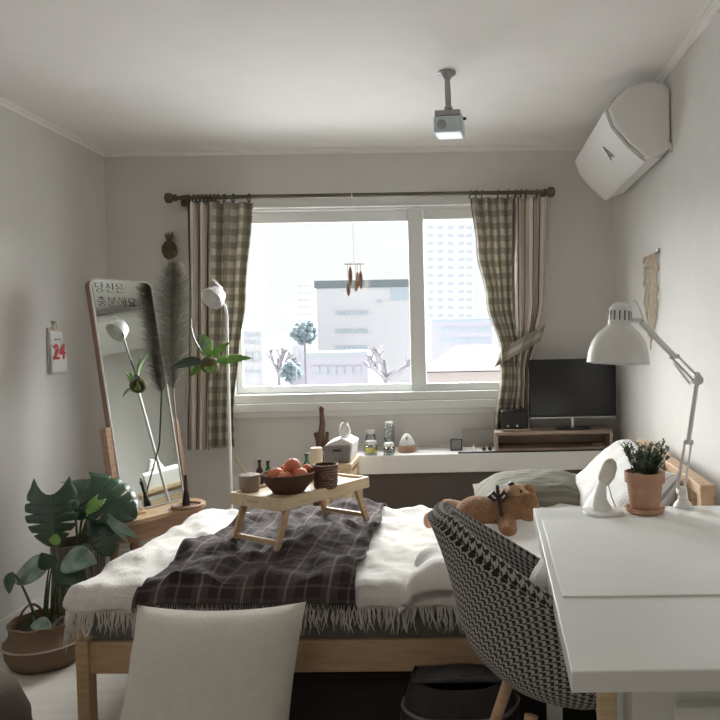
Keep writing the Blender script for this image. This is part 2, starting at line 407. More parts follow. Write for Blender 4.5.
# curtains
def lerpk(keys, t):
    for (a, x), (b2, y) in zip(keys, keys[1:]):
        if t <= b2:
            k = (t - a) / (b2 - a); k = k * k * (3 - 2 * k); return x + (y - x) * k
    return keys[-1][1]
def curtain(name, label, m, Lk, Rk, ytop, ybot, pleats, amp, wfab, y0, ph=0, grp=None, holder=None):
    """Lk / Rk: how far the cloth's two edges stand along the wall at each height"""
    def fn(u, v):
        py = ytop + (ybot - ytop) * v
        xl, xr = lerpk(Lk, py), lerpk(Rk, py)
        A = P(xl, py, Y=y0); C2 = P(xr, py, Y=y0)
        uu = u + .012 * math.sin(pleats * 2 * PI * u + 1.3 + v)
        x = A.x + (C2.x - A.x) * uu
        sq = min(1, (C2.x - A.x) / wfab * 4)
        y = y0 + amp * math.sin(pleats * 2 * PI * u + ph + .5 * math.sin(3 * v + u * 5)) * (.55 + .45 * (1 - v * .3)) + .006 * nz(u * 6, v * 5, ph)
        return Vector((x, y, A.z))
    H = 1.4
    o = B().grid(fn, int(pleats * 20), 60, lambda u, v: (u * wfab, v * H)).build(name, m, thick=.002)
    if holder is not None: world_parent(o, holder)
    return o
cl = thing('curtain', 'left curtain hanging loose, green-cream plaid with striped outer edge', 'curtain', (P(218, 300, Y=yr).x, yr, 1.0), group='window curtains')
curtain('striped_panel', '', M_cstripe, [(198, 187), (300, 188), (450, 187)], [(198, 214), (300, 213), (450, 212)], 203, 450, 3, .028, .42, yr, 0, holder=cl)
curtain('plaid_panel', '', M_cplaid, [(198, 208), (300, 208), (450, 206)], [(198, 254), (300, 247), (360, 240), (400, 236), (450, 236)], 203, 448, 3.5, .026, .50, yr - .012, 1, holder=cl)
cr_ = thing('curtain', 'right curtain gathered by a plaid tieback beside the television', 'curtain', (P(515, 300, Y=yr).x, yr, 1.0), group='window curtains')
curtain('plaid_panel', '', M_cplaid, [(194, 470), (250, 476), (300, 486), (352, 500), (375, 500), (428, 494)], [(194, 512), (300, 512), (352, 519), (380, 521), (428, 516)], 198, 432, 3.5, .026, .50, yr - .012, 2, holder=cr_)
curtain('striped_panel', '', M_cstripe, [(194, 510), (300, 511), (350, 515), (428, 512)], [(194, 546), (300, 544), (340, 537), (370, 530), (428, 530)], 198, 430, 3, .028, .36, yr, 0, holder=cr_)
def tb(u, v):
    a = 2 * PI * u
    A, C2 = P(498, 358, Y=yr), P(542, 333, Y=yr)
    c = (A + C2) / 2; h = (C2 - A) / 2
    p = c + h * math.cos(a) + Vector((0, -.045 * math.sin(a), 0))
    return p + Vector((.014, 0, .04)) * (v - .5) * 2.4
world_parent(B().grid(tb, 32, 5, lambda u, v: (u * .5 + .03, v * .12), cu=True).build('tieback', M_cplaid, thick=.006), cr_)
# wind chime in the window
q = P(354, 264, Y=yr)
ch = thing('wind_chime', 'feather hanging ornament dangling on a string in the window', 'ornament', (q.x, yr, q.z))
world_parent(B().tube([(q.x, yr, rz_ - .01), (q.x, yr, q.z)], .0012, 6).build('string', M_white), ch)
world_parent(B().tube([(q.x, yr + .018 * math.cos(a), rz_ - .002 + .018 * math.sin(a)) for a in [2 * PI * i / 16 for i in range(16)]], .0025, 6, True).build('loop', M_cream), ch)
world_parent(B().tube([(q.x - .055, yr, q.z), (q.x + .055, yr, q.z)], .003, 8).build('crossbar', M_pined), ch)
M_fea = mat('feather', (.44, .27, .20), .9, c2=(.30, .17, .13), sc=60)
M_fea2 = mat('feather_pale', (.62, .48, .33), .9, c2=(.50, .38, .26), sc=60)
for dx, z0, L, mt_ in ((-.035, -.09, .075, M_fea), (-.022, .0, .105, M_fea), (.018, -.03, .09, M_fea2), (.035, -.025, .1, M_fea), (.008, -.08, .06, M_fea2)):
    fb = B()
    fb.tube([(q.x + dx, yr, q.z), (q.x + dx, yr, q.z + z0 - .02)], .0009, 5)
    def ff(u, v, dx=dx, z0=z0, L=L):
        wv = .011 * math.sin(PI * min(1, v * .97 + .03)) ** .6
        return Vector((q.x + dx + (u - .5) * 2 * wv, yr + .003 * math.cos((u - .5) * PI) + .004 * v, q.z + z0 - .015 - L * v))
    fb.grid(ff, 6, 12); world_parent(fb.build('feather', mt_, thick=.0012), ch)
# ------------------------------------------------------------------ long white shelf under the window
SZ = .64; SY = 3.84; sx0 = P(351, 455, Y=SY).x
sh = thing('low_shelf', 'long white wall bench under the window with dark shade panel beneath', 'shelf', ((sx0 + XR) / 2, (SY + YB) / 2, 0))
world_parent(B().box(((sx0 + XR) / 2, (SY + YB) / 2, SZ - .05), (XR - sx0 - .01, YB - SY - .01, .10)).build('top', M_white, bevel=.004), sh)
for x in (sx0 + .03, XR - .04):
    world_parent(B().box((x, (SY + YB) / 2 + .03, (SZ - .1) / 2), (.03, YB - SY - .1, SZ - .1)).build('side_panel', M_white), sh)
M_shade = mat('shelf_shade', (.115, .095, .085), .7, var=.04)  # dark panel colour stands in for the shade under the bench
world_parent(B().box(((sx0 + XR) / 2, SY + .06, (SZ - .1) / 2), (XR - sx0 - .1, .02, SZ - .1)).build('shade_panel', M_shade), sh)
def onshelf(px, y): return P(px, 450, Y=y).x
# pine stool with the tissue box
st = thing('pine_stool', 'narrow pine stool at the left end of the white bench', 'stool', (P(340, 455, Y=3.52).x, 3.56, 0), 0)
ST = .672
B().box((0, 0, ST - .0125), (.145, .30, .025)).build('seat', M_pinel, st, bevel=.004)
for sx in (-1, 1):
    for sy in (-1, 1): B().box((sx * .052, sy * .12, (ST - .025) / 2), (.03, .035, ST - .025)).build('leg', M_pinel, st, bevel=.003)
    B().box((sx * .052, 0, ST - .085), (.018, .205, .05)).build('rail', M_pinel, st, bevel=.002)
for sy in (-1, 1): B().box((0, sy * .12, ST - .075), (.074, .02, .09)).build('rail', M_pinel, st, bevel=.002)
tx = st.location.x
tb_ = thing('tissue_box', 'grey-fronted tissue box with white tissue on the pine stool', 'tissue box', (tx, 3.54, ST))
B().prism([(-.058, -.10, .001), (.058, -.10, .001), (.064, -.10, .085), (-.064, -.10, .085)], (0, .018, 0)).build('front_panel', M_felt, tb_, bevel=.006)
B().prism([(-.056, -.08, .001), (.06, -.08, .001), (.074, -.08, .09), (.02, -.08, .118), (-.06, -.08, .088)], (0, .2, 0)).build('body', M_paper, tb_, bevel=.006)
B().box((0, -.103, .062), (.04, .004, .01)).build('slot', M_black, tb_, bevel=.0015)
def tis(u, v):
    a = 2 * PI * u; rr2 = .022 * (1 - .2 * v) * (1 + .4 * math.sin(3 * a + 4 * v)) * (1.15 - .6 * abs(v - .55))
    return Vector((.018 + rr2 * math.cos(a) + .012 * v * v, .0 + .05 * (1 - v * .5) * math.sin(a), .107 + .07 * v + .010 * math.sin(2 * a)))
B().grid(tis, 28, 8, cu=True).build('tissue', M_paper, tb_, thick=.001)
# driftwood figure
M_drift = mat('driftwood', (.16, .085, .06), .8, c2=(.10, .05, .035), sc=20, bump=1, bsc=40)
bx = P(321, 440, Y=3.98)
dw = B()
dw.tube([(bx.x - .045, 3.98, 0), (bx.x - .03, 3.98, .5), (bx.x - .005, 3.98, .70), (bx.x + .012, 3.97, .80), (bx.x + .006, 3.98, .90)], [.02, .018, .022, .016, .011], 10)
dw.tube([(bx.x + .03, 3.98, 0), (bx.x + .015, 3.99, .45), (bx.x - .015, 3.98, .72), (bx.x - .03, 3.98, .755)], [.016, .015, .017, .012], 10)
dw.tube([(bx.x + .005, 3.97, .66), (bx.x + .035, 3.96, .71), (bx.x + .04, 3.96, .76)], [.014, .012, .008], 10)
dw.ball((bx.x + .008, 3.975, .885), (.015, .015, .022), 12)
tag(dw.build('driftwood_figure', M_drift), 'twisted dark brown driftwood figure standing on the floor left of the tissue box', 'driftwood')
# jars
M_label = mat('jar_label', (.55, .50, .14), .7, var=.02); M_tea = mat('jar_contents', (.10, .09, .06), .8); M_lid = mat('jar_lid', (.62, .62, .60), .35, metal=.4, var=0)
M_darkjam = mat('jam', (.06, .03, .028), .3, var=.1)
def jar(name, label, px, y, r, h, lidc, label_m=None, fill=None, fillh=.7, grp='jars on the white bench', z=SZ):
    x = onshelf(px, y); t = thing(name, label, 'jar', (x, y, z), group=grp)
    B().lathe([(r * .9, .0), (r, .006), (r, h * .78), (r * .8, h * .86), (r * .8, h), (r * .76, h), (r * .76, h * .86), (r * .93, h * .77), (r * .93, .01), (0, .008)], n=28, caps=False).build('glass', M_clear, t)
    if fill: B().lathe([(r * .9, .011), (r * .9, h * fillh), (0, h * fillh)], n=24).build('contents', fill, t)
    B().lathe([(0, h - .004), (r * .86, h - .004), (r * .86, h + .012), (r * .8, h + .015), (0, h + .015)], n=24).build('lid', lidc, t)
    if label_m:
        def lf(u, v): 
            a = -PI / 2 + (u - .5) * 1.7; return Vector(((r + .001) * math.cos(a), (r + .001) * math.sin(a), h * (.2 + .5 * v)))
        B().grid(lf, 12, 2).build('paper_label', label_m, t, thick=.0005)
    return t
jar('jar', 'squat clear jar with yellow label on the white bench', 371, 3.90, .036, .058, M_lid, M_label, M_tea, .6)
jar('jar', 'square-shouldered clear jar standing behind the yellow-labelled jar', 371, 4.03, .03, .10, M_lid, None, M_tea, .35)
jar('jar', 'short dark jam jar with pale lid at the bench front', 389, 3.875, .03, .048, M_paper, None, M_darkjam, .8)
# stacked glass (tall)
x = onshelf(389.5, 4.02); t = thing('glass_bottle', 'tall ribbed clear glass bottle behind the dark jam jar', 'bottle', (x, 4.02, SZ))
pf = [(.026, 0)]
for i in range(5): pf += [(.032, .012 + i * .028), (.026, .026 + i * .028)]
pf += [(.020, .145), (.022, .15)]
B().lathe(pf + [(a - .003, b2) for a, b2 in pf[::-1]], n=28, caps=False).build('glass', M_clear, t)
B().lathe([(0, .149), (.022, .149), (.022, .16), (0, .162)], n=24).build('stopper', M_paper, t)
# wood base diffuser
x = onshelf(407, 3.96); t = thing('aroma_diffuser', 'small diffuser with round wooden base and pale cone top', 'diffuser', (x, 3.96, SZ))
B().lathe([(.046, 0), (.05, .005), (.05, .032), (.046, .038), (0, .038)], n=32).build('base', mat('base_wood', (.45, .29, .2), .6, c2=(.38, .23, .15)), t)
B().lathe([(.040, .038), (.041, .05), (.03, .075), (.016, .095), (.008, .10), (0, .101)], n=32).build('cone', M_clear if 0 else M_white, t)
B().tube([(0, -.034, .07), (.004, -.029, .083)], .004, 8).build('spout', M_felt, t)
# little box, tray frame, trinkets
x = onshelf(456.5, 3.97); t = thing('alarm_clock', 'tiny dark grey square clock on the white bench', 'clock', (x, 3.97, SZ))
B().box((0, 0, .034), (.066, .035, .066)).build('body', mat('slate', (.05, .05, .055), .5), t, bevel=.006)
B().box((0, -.0185, .034), (.052, .002, .052)).build('face', M_felt, t, bevel=.0005)
x = onshelf(479, 4.08); t = thing('picture_frame', 'thin-framed pale print leaning on the wall behind trinkets', 'picture frame', (x, 4.09, SZ))
f = B(); ring(f, -.09, .09, 0, .1, .005, 0, .008); f.build('frame', M_riser, t)
B().box((0, .003, .05), (.17, .003, .09)).build('print', mat('print_grey', (.42, .41, .39), .6, var=.05), t)
for i, (px, lab) in enumerate(((474, 'white star-like trinket before the pale print'), (484, 'small bronze trinket between print and wood riser'), (490, 'smallest dark trinket beside the wood riser'))):
    x = onshelf(px, 3.93); 
    tag(B().ball((x, 3.93, SZ + .012), (.012, .01, .012), 12).lathe([(.006, 0), (.002, .02), (0, .028)], (x, 3.93, SZ + .012), 10).build('trinket', (M_paper, M_gold, M_dark)[i]), lab, 'trinket', 'trinkets on the bench')
xa, xb = onshelf(458, 3.855), onshelf(606, 3.855)
tag(B().box(((xa + xb) / 2, 3.862, SZ + .003), (xb - xa, .022, .006)).build('cable_channel', M_black), 'thin black cable strip lying along the bench front edge', 'cable')
# TV riser
ra, rb = P(495, 446, Y=3.90).x, P(613, 444, Y=3.90).x
rw_ = rb - ra; 
t = thing('tv_riser', 'low wooden riser shelf carrying the black television', 'riser', ((ra + rb) / 2, 4.0, SZ)); h = .105
B().box((0, 0, h - .009), (rw_, .22, .018)).build('top', M_riser, t, bevel=.002)
for sx in (-1, 1): B().box((sx * (rw_ / 2 - .009), 0, (h - .018) / 2), (.018, .22, h - .018)).build('side', M_riser, t, bevel=.002)
B().box((0, 0, .006), (rw_ - .036, .22, .012)).build('bottom', M_riser, t, bevel=.001)
B().box((0, .105, .048), (rw_ - .036, .008, .07)).build('back', M_riser, t)
tcx = (ra + rb) / 2; RZ = SZ + h
tag(B().lathe([(.0, 0), (.025, .0), (.036, .012), (.03, .013), (.02, .004), (0, .004)], (P(598, 440, Y=3.95).x, 3.95, SZ + .012), 24).build('small_dish', M_beige), 'small pale dish inside the wooden riser shelf', 'dish')
ta, tbx = P(529, 390, Y=3.98), P(616, 390, Y=3.98)
tz1, tz0 = P(570, 359, Y=3.98).z, P(570, 418, Y=3.98).z
t = thing('television', 'black flat television on its stand atop the wooden riser', 'television', ((ta.x + tbx.x) / 2, 3.98, RZ))
W_ = tbx.x - ta.x; z0, z1 = tz0 - RZ, tz1 - RZ
B().box((0, .012, (z0 + z1) / 2), (W_, .03, z1 - z0)).build('bezel', M_black, t, bevel=.004)
B().box((0, -.0045, (z0 + z1) / 2 + .008), (W_ - .02, .003, z1 - z0 - .03)).build('screen', M_screen, t)
B().box((0, -.005, z0 + .004), (W_ - .004, .004, .005)).build('chrome_strip', M_steel, t)
B().tube([(0, .012, .008), (0, .012, z0 + .02)], .014, 16).build('neck', M_steel, t)
B().lathe([(0, 0), (.1, 0), (.098, .006), (.02, .011), (0, .011)], n=40, mtx=Matrix.Diagonal((1, .7, 1, 1))).build('base', M_black, t)
# black speaker box
xs = P(513, 412, Y=3.95).x
t = thing('set_top_box', 'black box standing left of the television on the riser', 'media box', (xs, 3.98, RZ))
B().box((0, 0, .062), (.135, .12, .10)).build('body', M_black, t, bevel=.005)
for dx in (-.03, .02): B().lathe([(0, 0), (.006, 0), (.005, .004), (0, .004)], (0, 0, 0), 12, mtx=Matrix.Translation((dx, -.06, .03)) @ Matrix.Rotation(PI / 2, 4, 'X')).build('button', M_steel, t)
for dx in (-.05, .05): B().box((dx, 0, .006), (.02, .08, .012)).build('foot', M_black, t)
tag(B().tube([(xs - .06, 3.905, RZ + .008), (xs + .02, 3.90, RZ + .008), (xs + .09, 3.905, RZ + .008)], .007, 10).build('remote_control', M_riser), 'slim brown remote control at the riser front left', 'remote control')
# ------------------------------------------------------------------ air conditioner
y0_, y1_ = 2.96, 3.86
prof = [(.845, 2.02), (.845, 2.26), (.825, 2.285), (.74, 2.292), (.675, 2.27), (.62, 2.225), (.592, 2.185), (.615, 2.12), (.675, 2.05), (.735, 1.995), (.76, 1.985)]
t = thing('air_conditioner', 'white wall air conditioner high on the right wall', 'air conditioner', (.84, 3.4, 2.0))
world_parent(B().prism([(x, y0_, z) for x, z in prof], (0, y1_ - y0_, 0)).build('body', M_ac, bevel=.008), t)
fp = [(.618, 2.238), (.583, 2.186), (.607, 2.115), (.667, 2.042), (.730, 1.985), (.75, 1.973), (.753, 1.982), (.735, 1.998), (.675, 2.053), (.617, 2.12), (.595, 2.186)]
world_parent(B().prism([(x, y0_ + .035, z) for x, z in fp], (0, y1_ - y0_ - .06, 0)).build('front_panel', M_ac, bevel=.003), t)
world_parent(B().prism([(x, y0_ + .014, z) for x, z in ((.622, 2.233), (.588, 2.186), (.611, 2.117), (.671, 2.045), (.735, 1.99), (.75, 1.995), (.69, 2.062), (.635, 2.13), (.617, 2.186), (.64, 2.232))], (0, .014, 0)).build('end_seam', mat('seam_grey', (.42, .41, .40), .6)), t)
world_parent(B().box((.79, (y0_ + y1_) / 2, 2.004), (.07, .74, .008), mtx=None).build('louvre', M_ac, bevel=.002), t)
world_parent(B().box((.85 - .006, (y0_ + y1_) / 2, 2.17), (.012, .7, .2)).build('mounting_plate', M_steel), t)
# triangular emblem on the front
nrm = Vector((-.7, 0, -.72)).normalized(); c = Vector((.641, 3.22, 2.071)); yv = Vector((0, 1, 0)); uv_ = Vector((-.64, 0, .77))
def lp(a, b2): return c + yv * a + uv_ * b2 + nrm * .001
lg = B()
for p, q2 in (((-.028, -.03), (0, .035)), ((0, .035), (.014, 0)), ((-.004, -.022), (.012, .0)), ((.014, 0), (.034, -.03))):
    lg.bar(lp(*p), lp(*q2), .006, .003, up=nrm)
world_parent(lg.build('emblem', mat('emblem_grey', (.18, .18, .18), .5)), t)
world_parent(B().tube([(.84, y0_ + .02, 2.05), (.842, y0_ - .015, 2.03), (.843, y0_ - .01, 2.00)], .006, 8).build('drain_hose', M_trim), t)
# ceiling projector
q = P(447, 72, Z=ZC); t = thing('projector', 'small projector hanging from a silver ceiling mount', 'projector', (q.x, q.y, ZC))
B().lathe([(0, -.001), (.036, -.001), (.036, -.008), (.02, -.018), (.014, -.03), (0, -.03)][::-1], n=28).build('ceiling_plate', M_mount, t)
B().tube([(0, 0, -.02), (.002, 0, -.10), (.003, 0, -.155)], [.011, .013, .012], 16).build('rod', M_mount, t)
B().ball((.003, 0, -.15), .018, 16).build('ball_joint', M_mount, t)
B().box((.005, 0, -.18), (.105, .10, .025), rz=-.12).build('bracket', M_mount, t, bevel=.004)
B().box((.005, 0, -.226), (.115, .115, .066), rz=-.12).build('body', mat('projector_pale', (.60, .70, .74), .3, var=.02), t, bevel=.008)
mtx = Matrix.Translation((.005, 0, -.228)) @ Matrix.Rotation(-.12, 4, 'Z') @ Matrix.Translation((-.022, -.057, 0)) @ Matrix.Rotation(PI / 2, 4, 'X')
B().lathe([(0, 0), (.018, 0), (.018, .008), (.014, .008), (.013, .003), (0, .003)], n=24, mtx=mtx).build('lens', M_mount, t)
B().tube([(.062, .0, -.19), (.075, 0, -.19)], .006, 10).build('knob', M_black, t)
# ------------------------------------------------------------------ wall things
c0 = P(54, 352, X=XL)
t = thing('wall_calendar', 'tear-off wall calendar with a large red 24 on the left wall', 'calendar', (XL, c0.y, c0.z))
cw, chh = .115, .205
B().box((.004, 0, .105), (.008, cw, .03)).build('top_strip', M_cream, t, bevel=.002)
def cpg(u, v): return Vector((.012 + .012 * math.sin(v * PI * .6) * (.4 + u), -cw / 2 + cw * u, .10 - chh * v))
B().grid(cpg, 8, 16).build('page', M_paper, t, thick=.003)
B().box((.004, 0, .0), (.006, cw * .96, chh * .95)).build('pad', M_paper, t)
B().tube([(.012, .0, .15), (.012, -.014, .12), (.012, -.01, .108), (.012, .01, .108), (.012, .014, .12)], .0025, 8, True).build('clip', M_cream, t)
B().lathe([(0, 0), (.006, 0), (.004, .012), (.008, .016), (0, .018)], n=12, mtx=Matrix.Translation((0, 0, .148)) @ Matrix.Rotation(PI / 2, 4, 'Y')).build('hook', M_steel, t)
bx_ = lambda a, b2, d=.027: frame_mtx((XL + d, c0.y + a, c0.z + b2), (0, 1, 0), (.03, 0, 1))
text('24', 'red_date', .105, M_red, t, bx_(0, -.035), align='CENTER', off=.0015)
mk = B()
for a, b2, L in ((-.018, .062, .02), (.012, .062, .016), (.03, -.062, .026), (.032, -.07, .018)):
    mk.box((.0215, a, b2), (.001, L, .005))
mk.build('small_print', M_ink, t)
# macrame hanging on the right wall
a0, a1 = P(661, 252, X=XR), P(645, 254, X=XR)
zt_ = a0.z; yc = (a0.y + a1.y) / 2; wd = .24
t = thing('macrame_hanging', 'cream macrame hanging pinned on the right wall behind the desk lamp', 'wall hanging', (XR, yc, zt_))
B().tube([(-.012, -wd / 2, 0), (-.012, wd / 2, 0)], .005, 10).build('dowel', M_pined, t)
B().box((-.008, -wd / 2 + .01, .01), (.016, .03, .016)).build('clip', M_steel, t, bevel=.003)
mb = B(); nS = 7
for i in range(nS):
    yy = -wd / 2 + wd * (i + .5) / nS; L = .43 - .18 * abs(i - 3) / (nS - 4)
    pts = [(-.012 - .004 * math.sin(k * 1.3 + i), yy + .006 * math.sin(k * 1.1 + i * PI), -L * k / 14) for k in range(15)]
    mb.tube(pts, [.0062 + .0028 * math.sin(k * 2.2) for k in range(15)], 7)
mb.build('knotted_cords', M_cream, t)
mb = B()
for r in range(6):
    for s_ in (0, 1):
        yy = -wd / 2 + .03 + .03 * r; mb.tube([(-.02, yy, -.03 - .035 * s_), (-.023, yy + .015, -.05 - .035 * s_), (-.02, yy + .03, -.03 - .035 * s_)], .004, 7)
mb.build('diamond_knots', M_cream, t)
# pineapple ornament on the back wall
q = P(169.5, 250, Y=YB - .03)
t = thing('pineapple_ornament', 'bronze pineapple ornament on the back wall above the pampas', 'ornament', (q.x, YB - .03, q.z))
mbx = B(); 
def pin(u, v):
    a = 2 * PI * u; th = PI * v; r = .040 * math.sin(th) * (1 + .10 * abs(math.sin(a * 6 + v * 9)) * abs(math.sin(v * 18)))
    return Vector((r * math.cos(a), r * .6 * math.sin(a), -.056 * math.cos(th)))
mbx.grid(pin, 48, 30, cu=True).build('body', M_gold, t)
lf_ = B()
for i in range(9):
    a = i * 2.4; s_ = .3 + .08 * (i % 3)
    lf_.tube([(0, 0, .045), (.012 * math.cos(a), .008 * math.sin(a), .075), (.034 * math.cos(a) * s_ * 2, .014 * math.sin(a), .105 - .004 * i % 3)], [.009, .008, .001], 6)
lf_.build('crown', M_gold, t)
B().tube([(0, .0, .05), (0, .028, .07)], .003, 6).build('hook', M_rod, t)
# ------------------------------------------------------------------ mirror on its bench
AZ, LEAN, MWd, MH = -.545, .187, .325, 1.105
n0 = Vector((math.cos(AZ), math.sin(AZ), 0)); wv = Vector((-n0.y, n0.x, 0)); up = Vector((0, 0, 1)) * math.cos(LEAN) - n0 * math.sin(LEAN)
nm = n0 * math.cos(LEAN) + Vector((0, 0, 1)) * math.sin(LEAN)
MB = Vector((-1.505, 3.436, .488))
def mp_(a, b2, c=0): return MB + wv * a + up * b2 + nm * c
def rrect(w_, h_, rad, n=6, inset=0):
    w2, pts = w_ / 2 - inset, []
    for cx, cy, a0 in ((w2 - rad, h_ - inset - rad, 0), (-w2 + rad, h_ - inset - rad, PI / 2), (-w2 + rad * .3, inset + rad * .3, PI), (w2 - rad * .3, inset + rad * .3, 1.5 * PI)):
        rd = rad if cy > h_ / 2 else rad * .3
        for i in range(n + 1): a = a0 + PI / 2 * i / n; pts.append((cx + rd * math.cos(a), cy + rd * math.sin(a)))
    return pts
mir = thing('standing_mirror', 'tall rounded mirror leaning in the left corner, handwriting at its top', 'mirror', (MB.x, MB.y, .488))
outer, inner = rrect(MWd, MH, .035), rrect(MWd, MH, .030, inset=.006)
def framebm(off, d):
    f = B(); n = len(outer)
    vo = [[f.bm.verts.new(mp_(a, b2, off + (0, -d)[k])) for a, b2 in outer] for k in (0, 1)]
    vi = [[f.bm.verts.new(mp_(a, b2, off + (0, -d)[k])) for a, b2 in inner] for k in (0, 1)]
    for i in range(n):
        j = (i + 1) % n
        f.bm.faces.new((vo[0][i], vo[0][j], vi[0][j], vi[0][i])); f.bm.faces.new((vo[1][i], vo[1][j], vi[1][j], vi[1][i]))
        f.bm.faces.new((vo[0][i], vo[0][j], vo[1][j], vo[1][i])); f.bm.faces.new((vi[0][i], vi[0][j], vi[1][j], vi[1][i]))
    return f
world_parent(framebm(.004, .01).build('front_rim', mat('rim_white', (.72, .70, .67), .4)), mir)
world_parent(framebm(-.006, .032).build('frame', M_walnut), mir)
world_parent(B().prism([mp_(a, b2, -.036) for a, b2 in outer], nm * .006).build('backing', M_walnut), mir)
g = B(); vs = [g.bm.verts.new(mp_(a, b2, 0)) for a, b2 in inner]; g.bm.faces.new(vs)
go = g.build('glass', M_mirror, smooth=False, thick=.004, off=-1); world_parent(go, mir)
for sx in (-1, 1):
    a = sx * (MWd / 2 + .016)
    world_parent(B().bar(mp_(a + sx * .004, .02, -.02), mp_(a, .40, -.02), .028, .045, up=nm).build('side_post', M_pined if sx < 0 else M_walnut, bevel=.002), mir)
tm = frame_mtx(mp_(-MWd / 2 + .018, MH - .062, .0015), wv, up)
text('당신은', 'handwriting', .056, M_ink, mir, tm, ext=.0004, off=-.0012)
tm = frame_mtx(mp_(-MWd / 2 + .02, MH - .130, .0015), wv, up)
text('충분해요', 'handwriting', .056, M_ink, mir, tm, ext=.0004, off=-.0012)
world_parent(B().bar(mp_(-MWd / 2 + .009, MH - .02, .001), mp_(-MWd / 2 + .009, MH - .14, .001), .003, .002, up=nm).build('ink_line', mat('teal_ink', (.02, .10, .10), .6)), mir)
# bench
BZ = .485
bn = thing('low_bench', 'low reddish wooden bench with rounded ends carrying the mirror', 'bench', (MB.x + n0.x * .03 + wv.x * .0, MB.y + n0.y * .03, 0), math.atan2(wv.y, wv.x))
pts = []
for cx, a0 in ((.125, -PI / 2), (-.19, PI / 2)):
    for i in range(13):
        a = a0 + PI * i / 12; pts.append(Vector((cx + .09 * math.cos(a), .13 * math.sin(a), BZ - .022)))
B().prism(pts, (0, 0, .022)).build('top', M_pine, bn, bevel=.003)
B().prism([Vector((p.x * .96, p.y * .92, BZ - .10)) for p in pts], (0, 0, .078)).build('apron', M_pined, bn)
for sx in (-1, 1):
    for sy in (-1, 1): B().tube([(sx * .2 - .01, sy * .085, 0), (sx * .17 - .01, sy * .07, BZ - .1)], [.014, .02], 12).build('leg', M_pined, bn)
# small wood block leaning in front of the mirror
q = mp_(-MWd / 2 + .015, 0, .03)
t = thing('wooden_easel_stand', 'small pine stand tilting in front of the mirror foot', 'wooden stand', (q.x, q.y, BZ), bn.rotation_euler[2])
B().bar((-.045, -.02, .115), (.02, -.035, .0), .036, .012, up=(0, -1, .1)).build('front_slat', M_pine, t, bevel=.002)
B().bar((-.038, .0, .112), (-.05, .03, .004), .02, .01, up=(0, 1, .3)).build('prop', M_pined, t, bevel=.002)
B().box((-.005, -.035, .007), (.10, .03, .012)).build('ledge', M_pinel, t, bevel=.002)
# wood coaster + vase + pampas
q = P(187, 506, Z=BZ + .01)
tag(B().lathe([(0, 0), (.062, 0), (.068, .006), (.068, .014), (.064, .016), (.058, .008), (0, .008)], (q.x - .006, q.y + .01, BZ), 36).build('wooden_dish', M_walnut), 'round brown wooden dish on the bench end beneath the mirror', 'dish')
vq = Vector((q.x - .012, q.y + .022, BZ + .008))
t = thing('slim_vase', 'slender black vase holding the pampas stalks beside the mirror', 'vase', vq)
B().lathe([(0, 0), (.016, 0), (.018, .01), (.014, .05), (.007, .08), (.006, .14), (.008, .145), (.005, .145), (.004, .09), (0, .06)], n=20).build('body', M_black, t)
pp = B(); pt = thing('pampas_grass', 'dried grey-green pampas plume rising beside the mirror', 'dried plant', (vq.x, vq.y, vq.z + .09))
sp = [vq + Vector((0, 0, .07)), P(178, 440, Y=vq.y + .12), P(173, 390, Y=3.60), P(172, 350, Y=3.64), P(174, 300, Y=3.67), P(175, 268, Y=3.68)]
world_parent(B().tube(sp, [.004, .004, .0045, .004, .003, .002], 8).build('stalk', mat('straw', (.28, .24, .17), .8)), pt)
pl = B()
def spine(t_):
    k = t_ * (len(sp) - 3); i = min(int(k), len(sp) - 4); return sp[2 + i].lerp(sp[3 + i], k - i)
for i in range(4600):
    t_ = random.random() ** .8; b0 = spine(t_)
    wdt = .12 * math.sin(PI * (.12 + .8 * t_)) ** .8 * (1 if random.random() < .8 else 1.3)
    a = random.random() * 2 * PI; out = Vector((math.cos(a), .7 * math.sin(a), 0))
    L = .025 + .035 * random.random()
    e = b0 + out * wdt * random.uniform(.3, 1) + Vector((0, 0, L)); md = (b0 + e) / 2 + out * .006
    dr = random.uniform(.0004, .0010)
    pl.tube([b0, md, e], [dr, dr, dr * .3], 3)
po = pl.build('plume', M_pampas, smooth=False); world_parent(po, pt)
# ------------------------------------------------------------------ floor lamp and hanging plant
LX, LY = -1.175, 3.52
t = thing('floor_lamp', 'slim white floor lamp between mirror and left curtain', 'floor lamp', (LX, LY, 0))
B().lathe([(0, 0), (.11, 0), (.112, .012), (.105, .018), (.015, .024), (0, .024)], n=40).build('base', M_white, t)
B().tube([(0, 0, .02), (.004, 0, 1.1), (.006, 0, 1.40), (.002, -.004, 1.435), (-.014, -.01, 1.462), (-.03, -.012, 1.475)], .0075, 12).build('pole', M_white, t)
hc = P(214, 297, Y=LY - .02) - Vector((LX, LY, 0))
hd = Vector((-.35, -.75, -.55)).normalized()
rot = hd.to_track_quat('Z', 'Y').to_matrix().to_4x4()
sp2 = [(.0, -.055), (.022, -.052), (.04, -.036), (.052, -.005), (.057, .022), (.054, .022), (.049, -.004), (.037, -.032), (.02, -.046), (0, -.048)]
B().lathe(sp2, n=36, mtx=Matrix.Translation(hc) @ rot, caps=False).build('lamp_shade', M_white, t)
B().ball(hc + hd * -.012, .026, 20).build('bulb', M_paper, t)
B().tube([hc - hd * .05, hc - hd * .062 + Vector((0, 0, .01)), hc + Vector((-.004, 0, .085))], [.008, .007, .003], 10).build('switch', M_white, t)
kc = Vector((-1.258, 3.523, 1.153))
kp = thing('hanging_staghorn_plant', 'leafy plant in a round brown coir ball beside the floor lamp', 'hanging plant', kc)
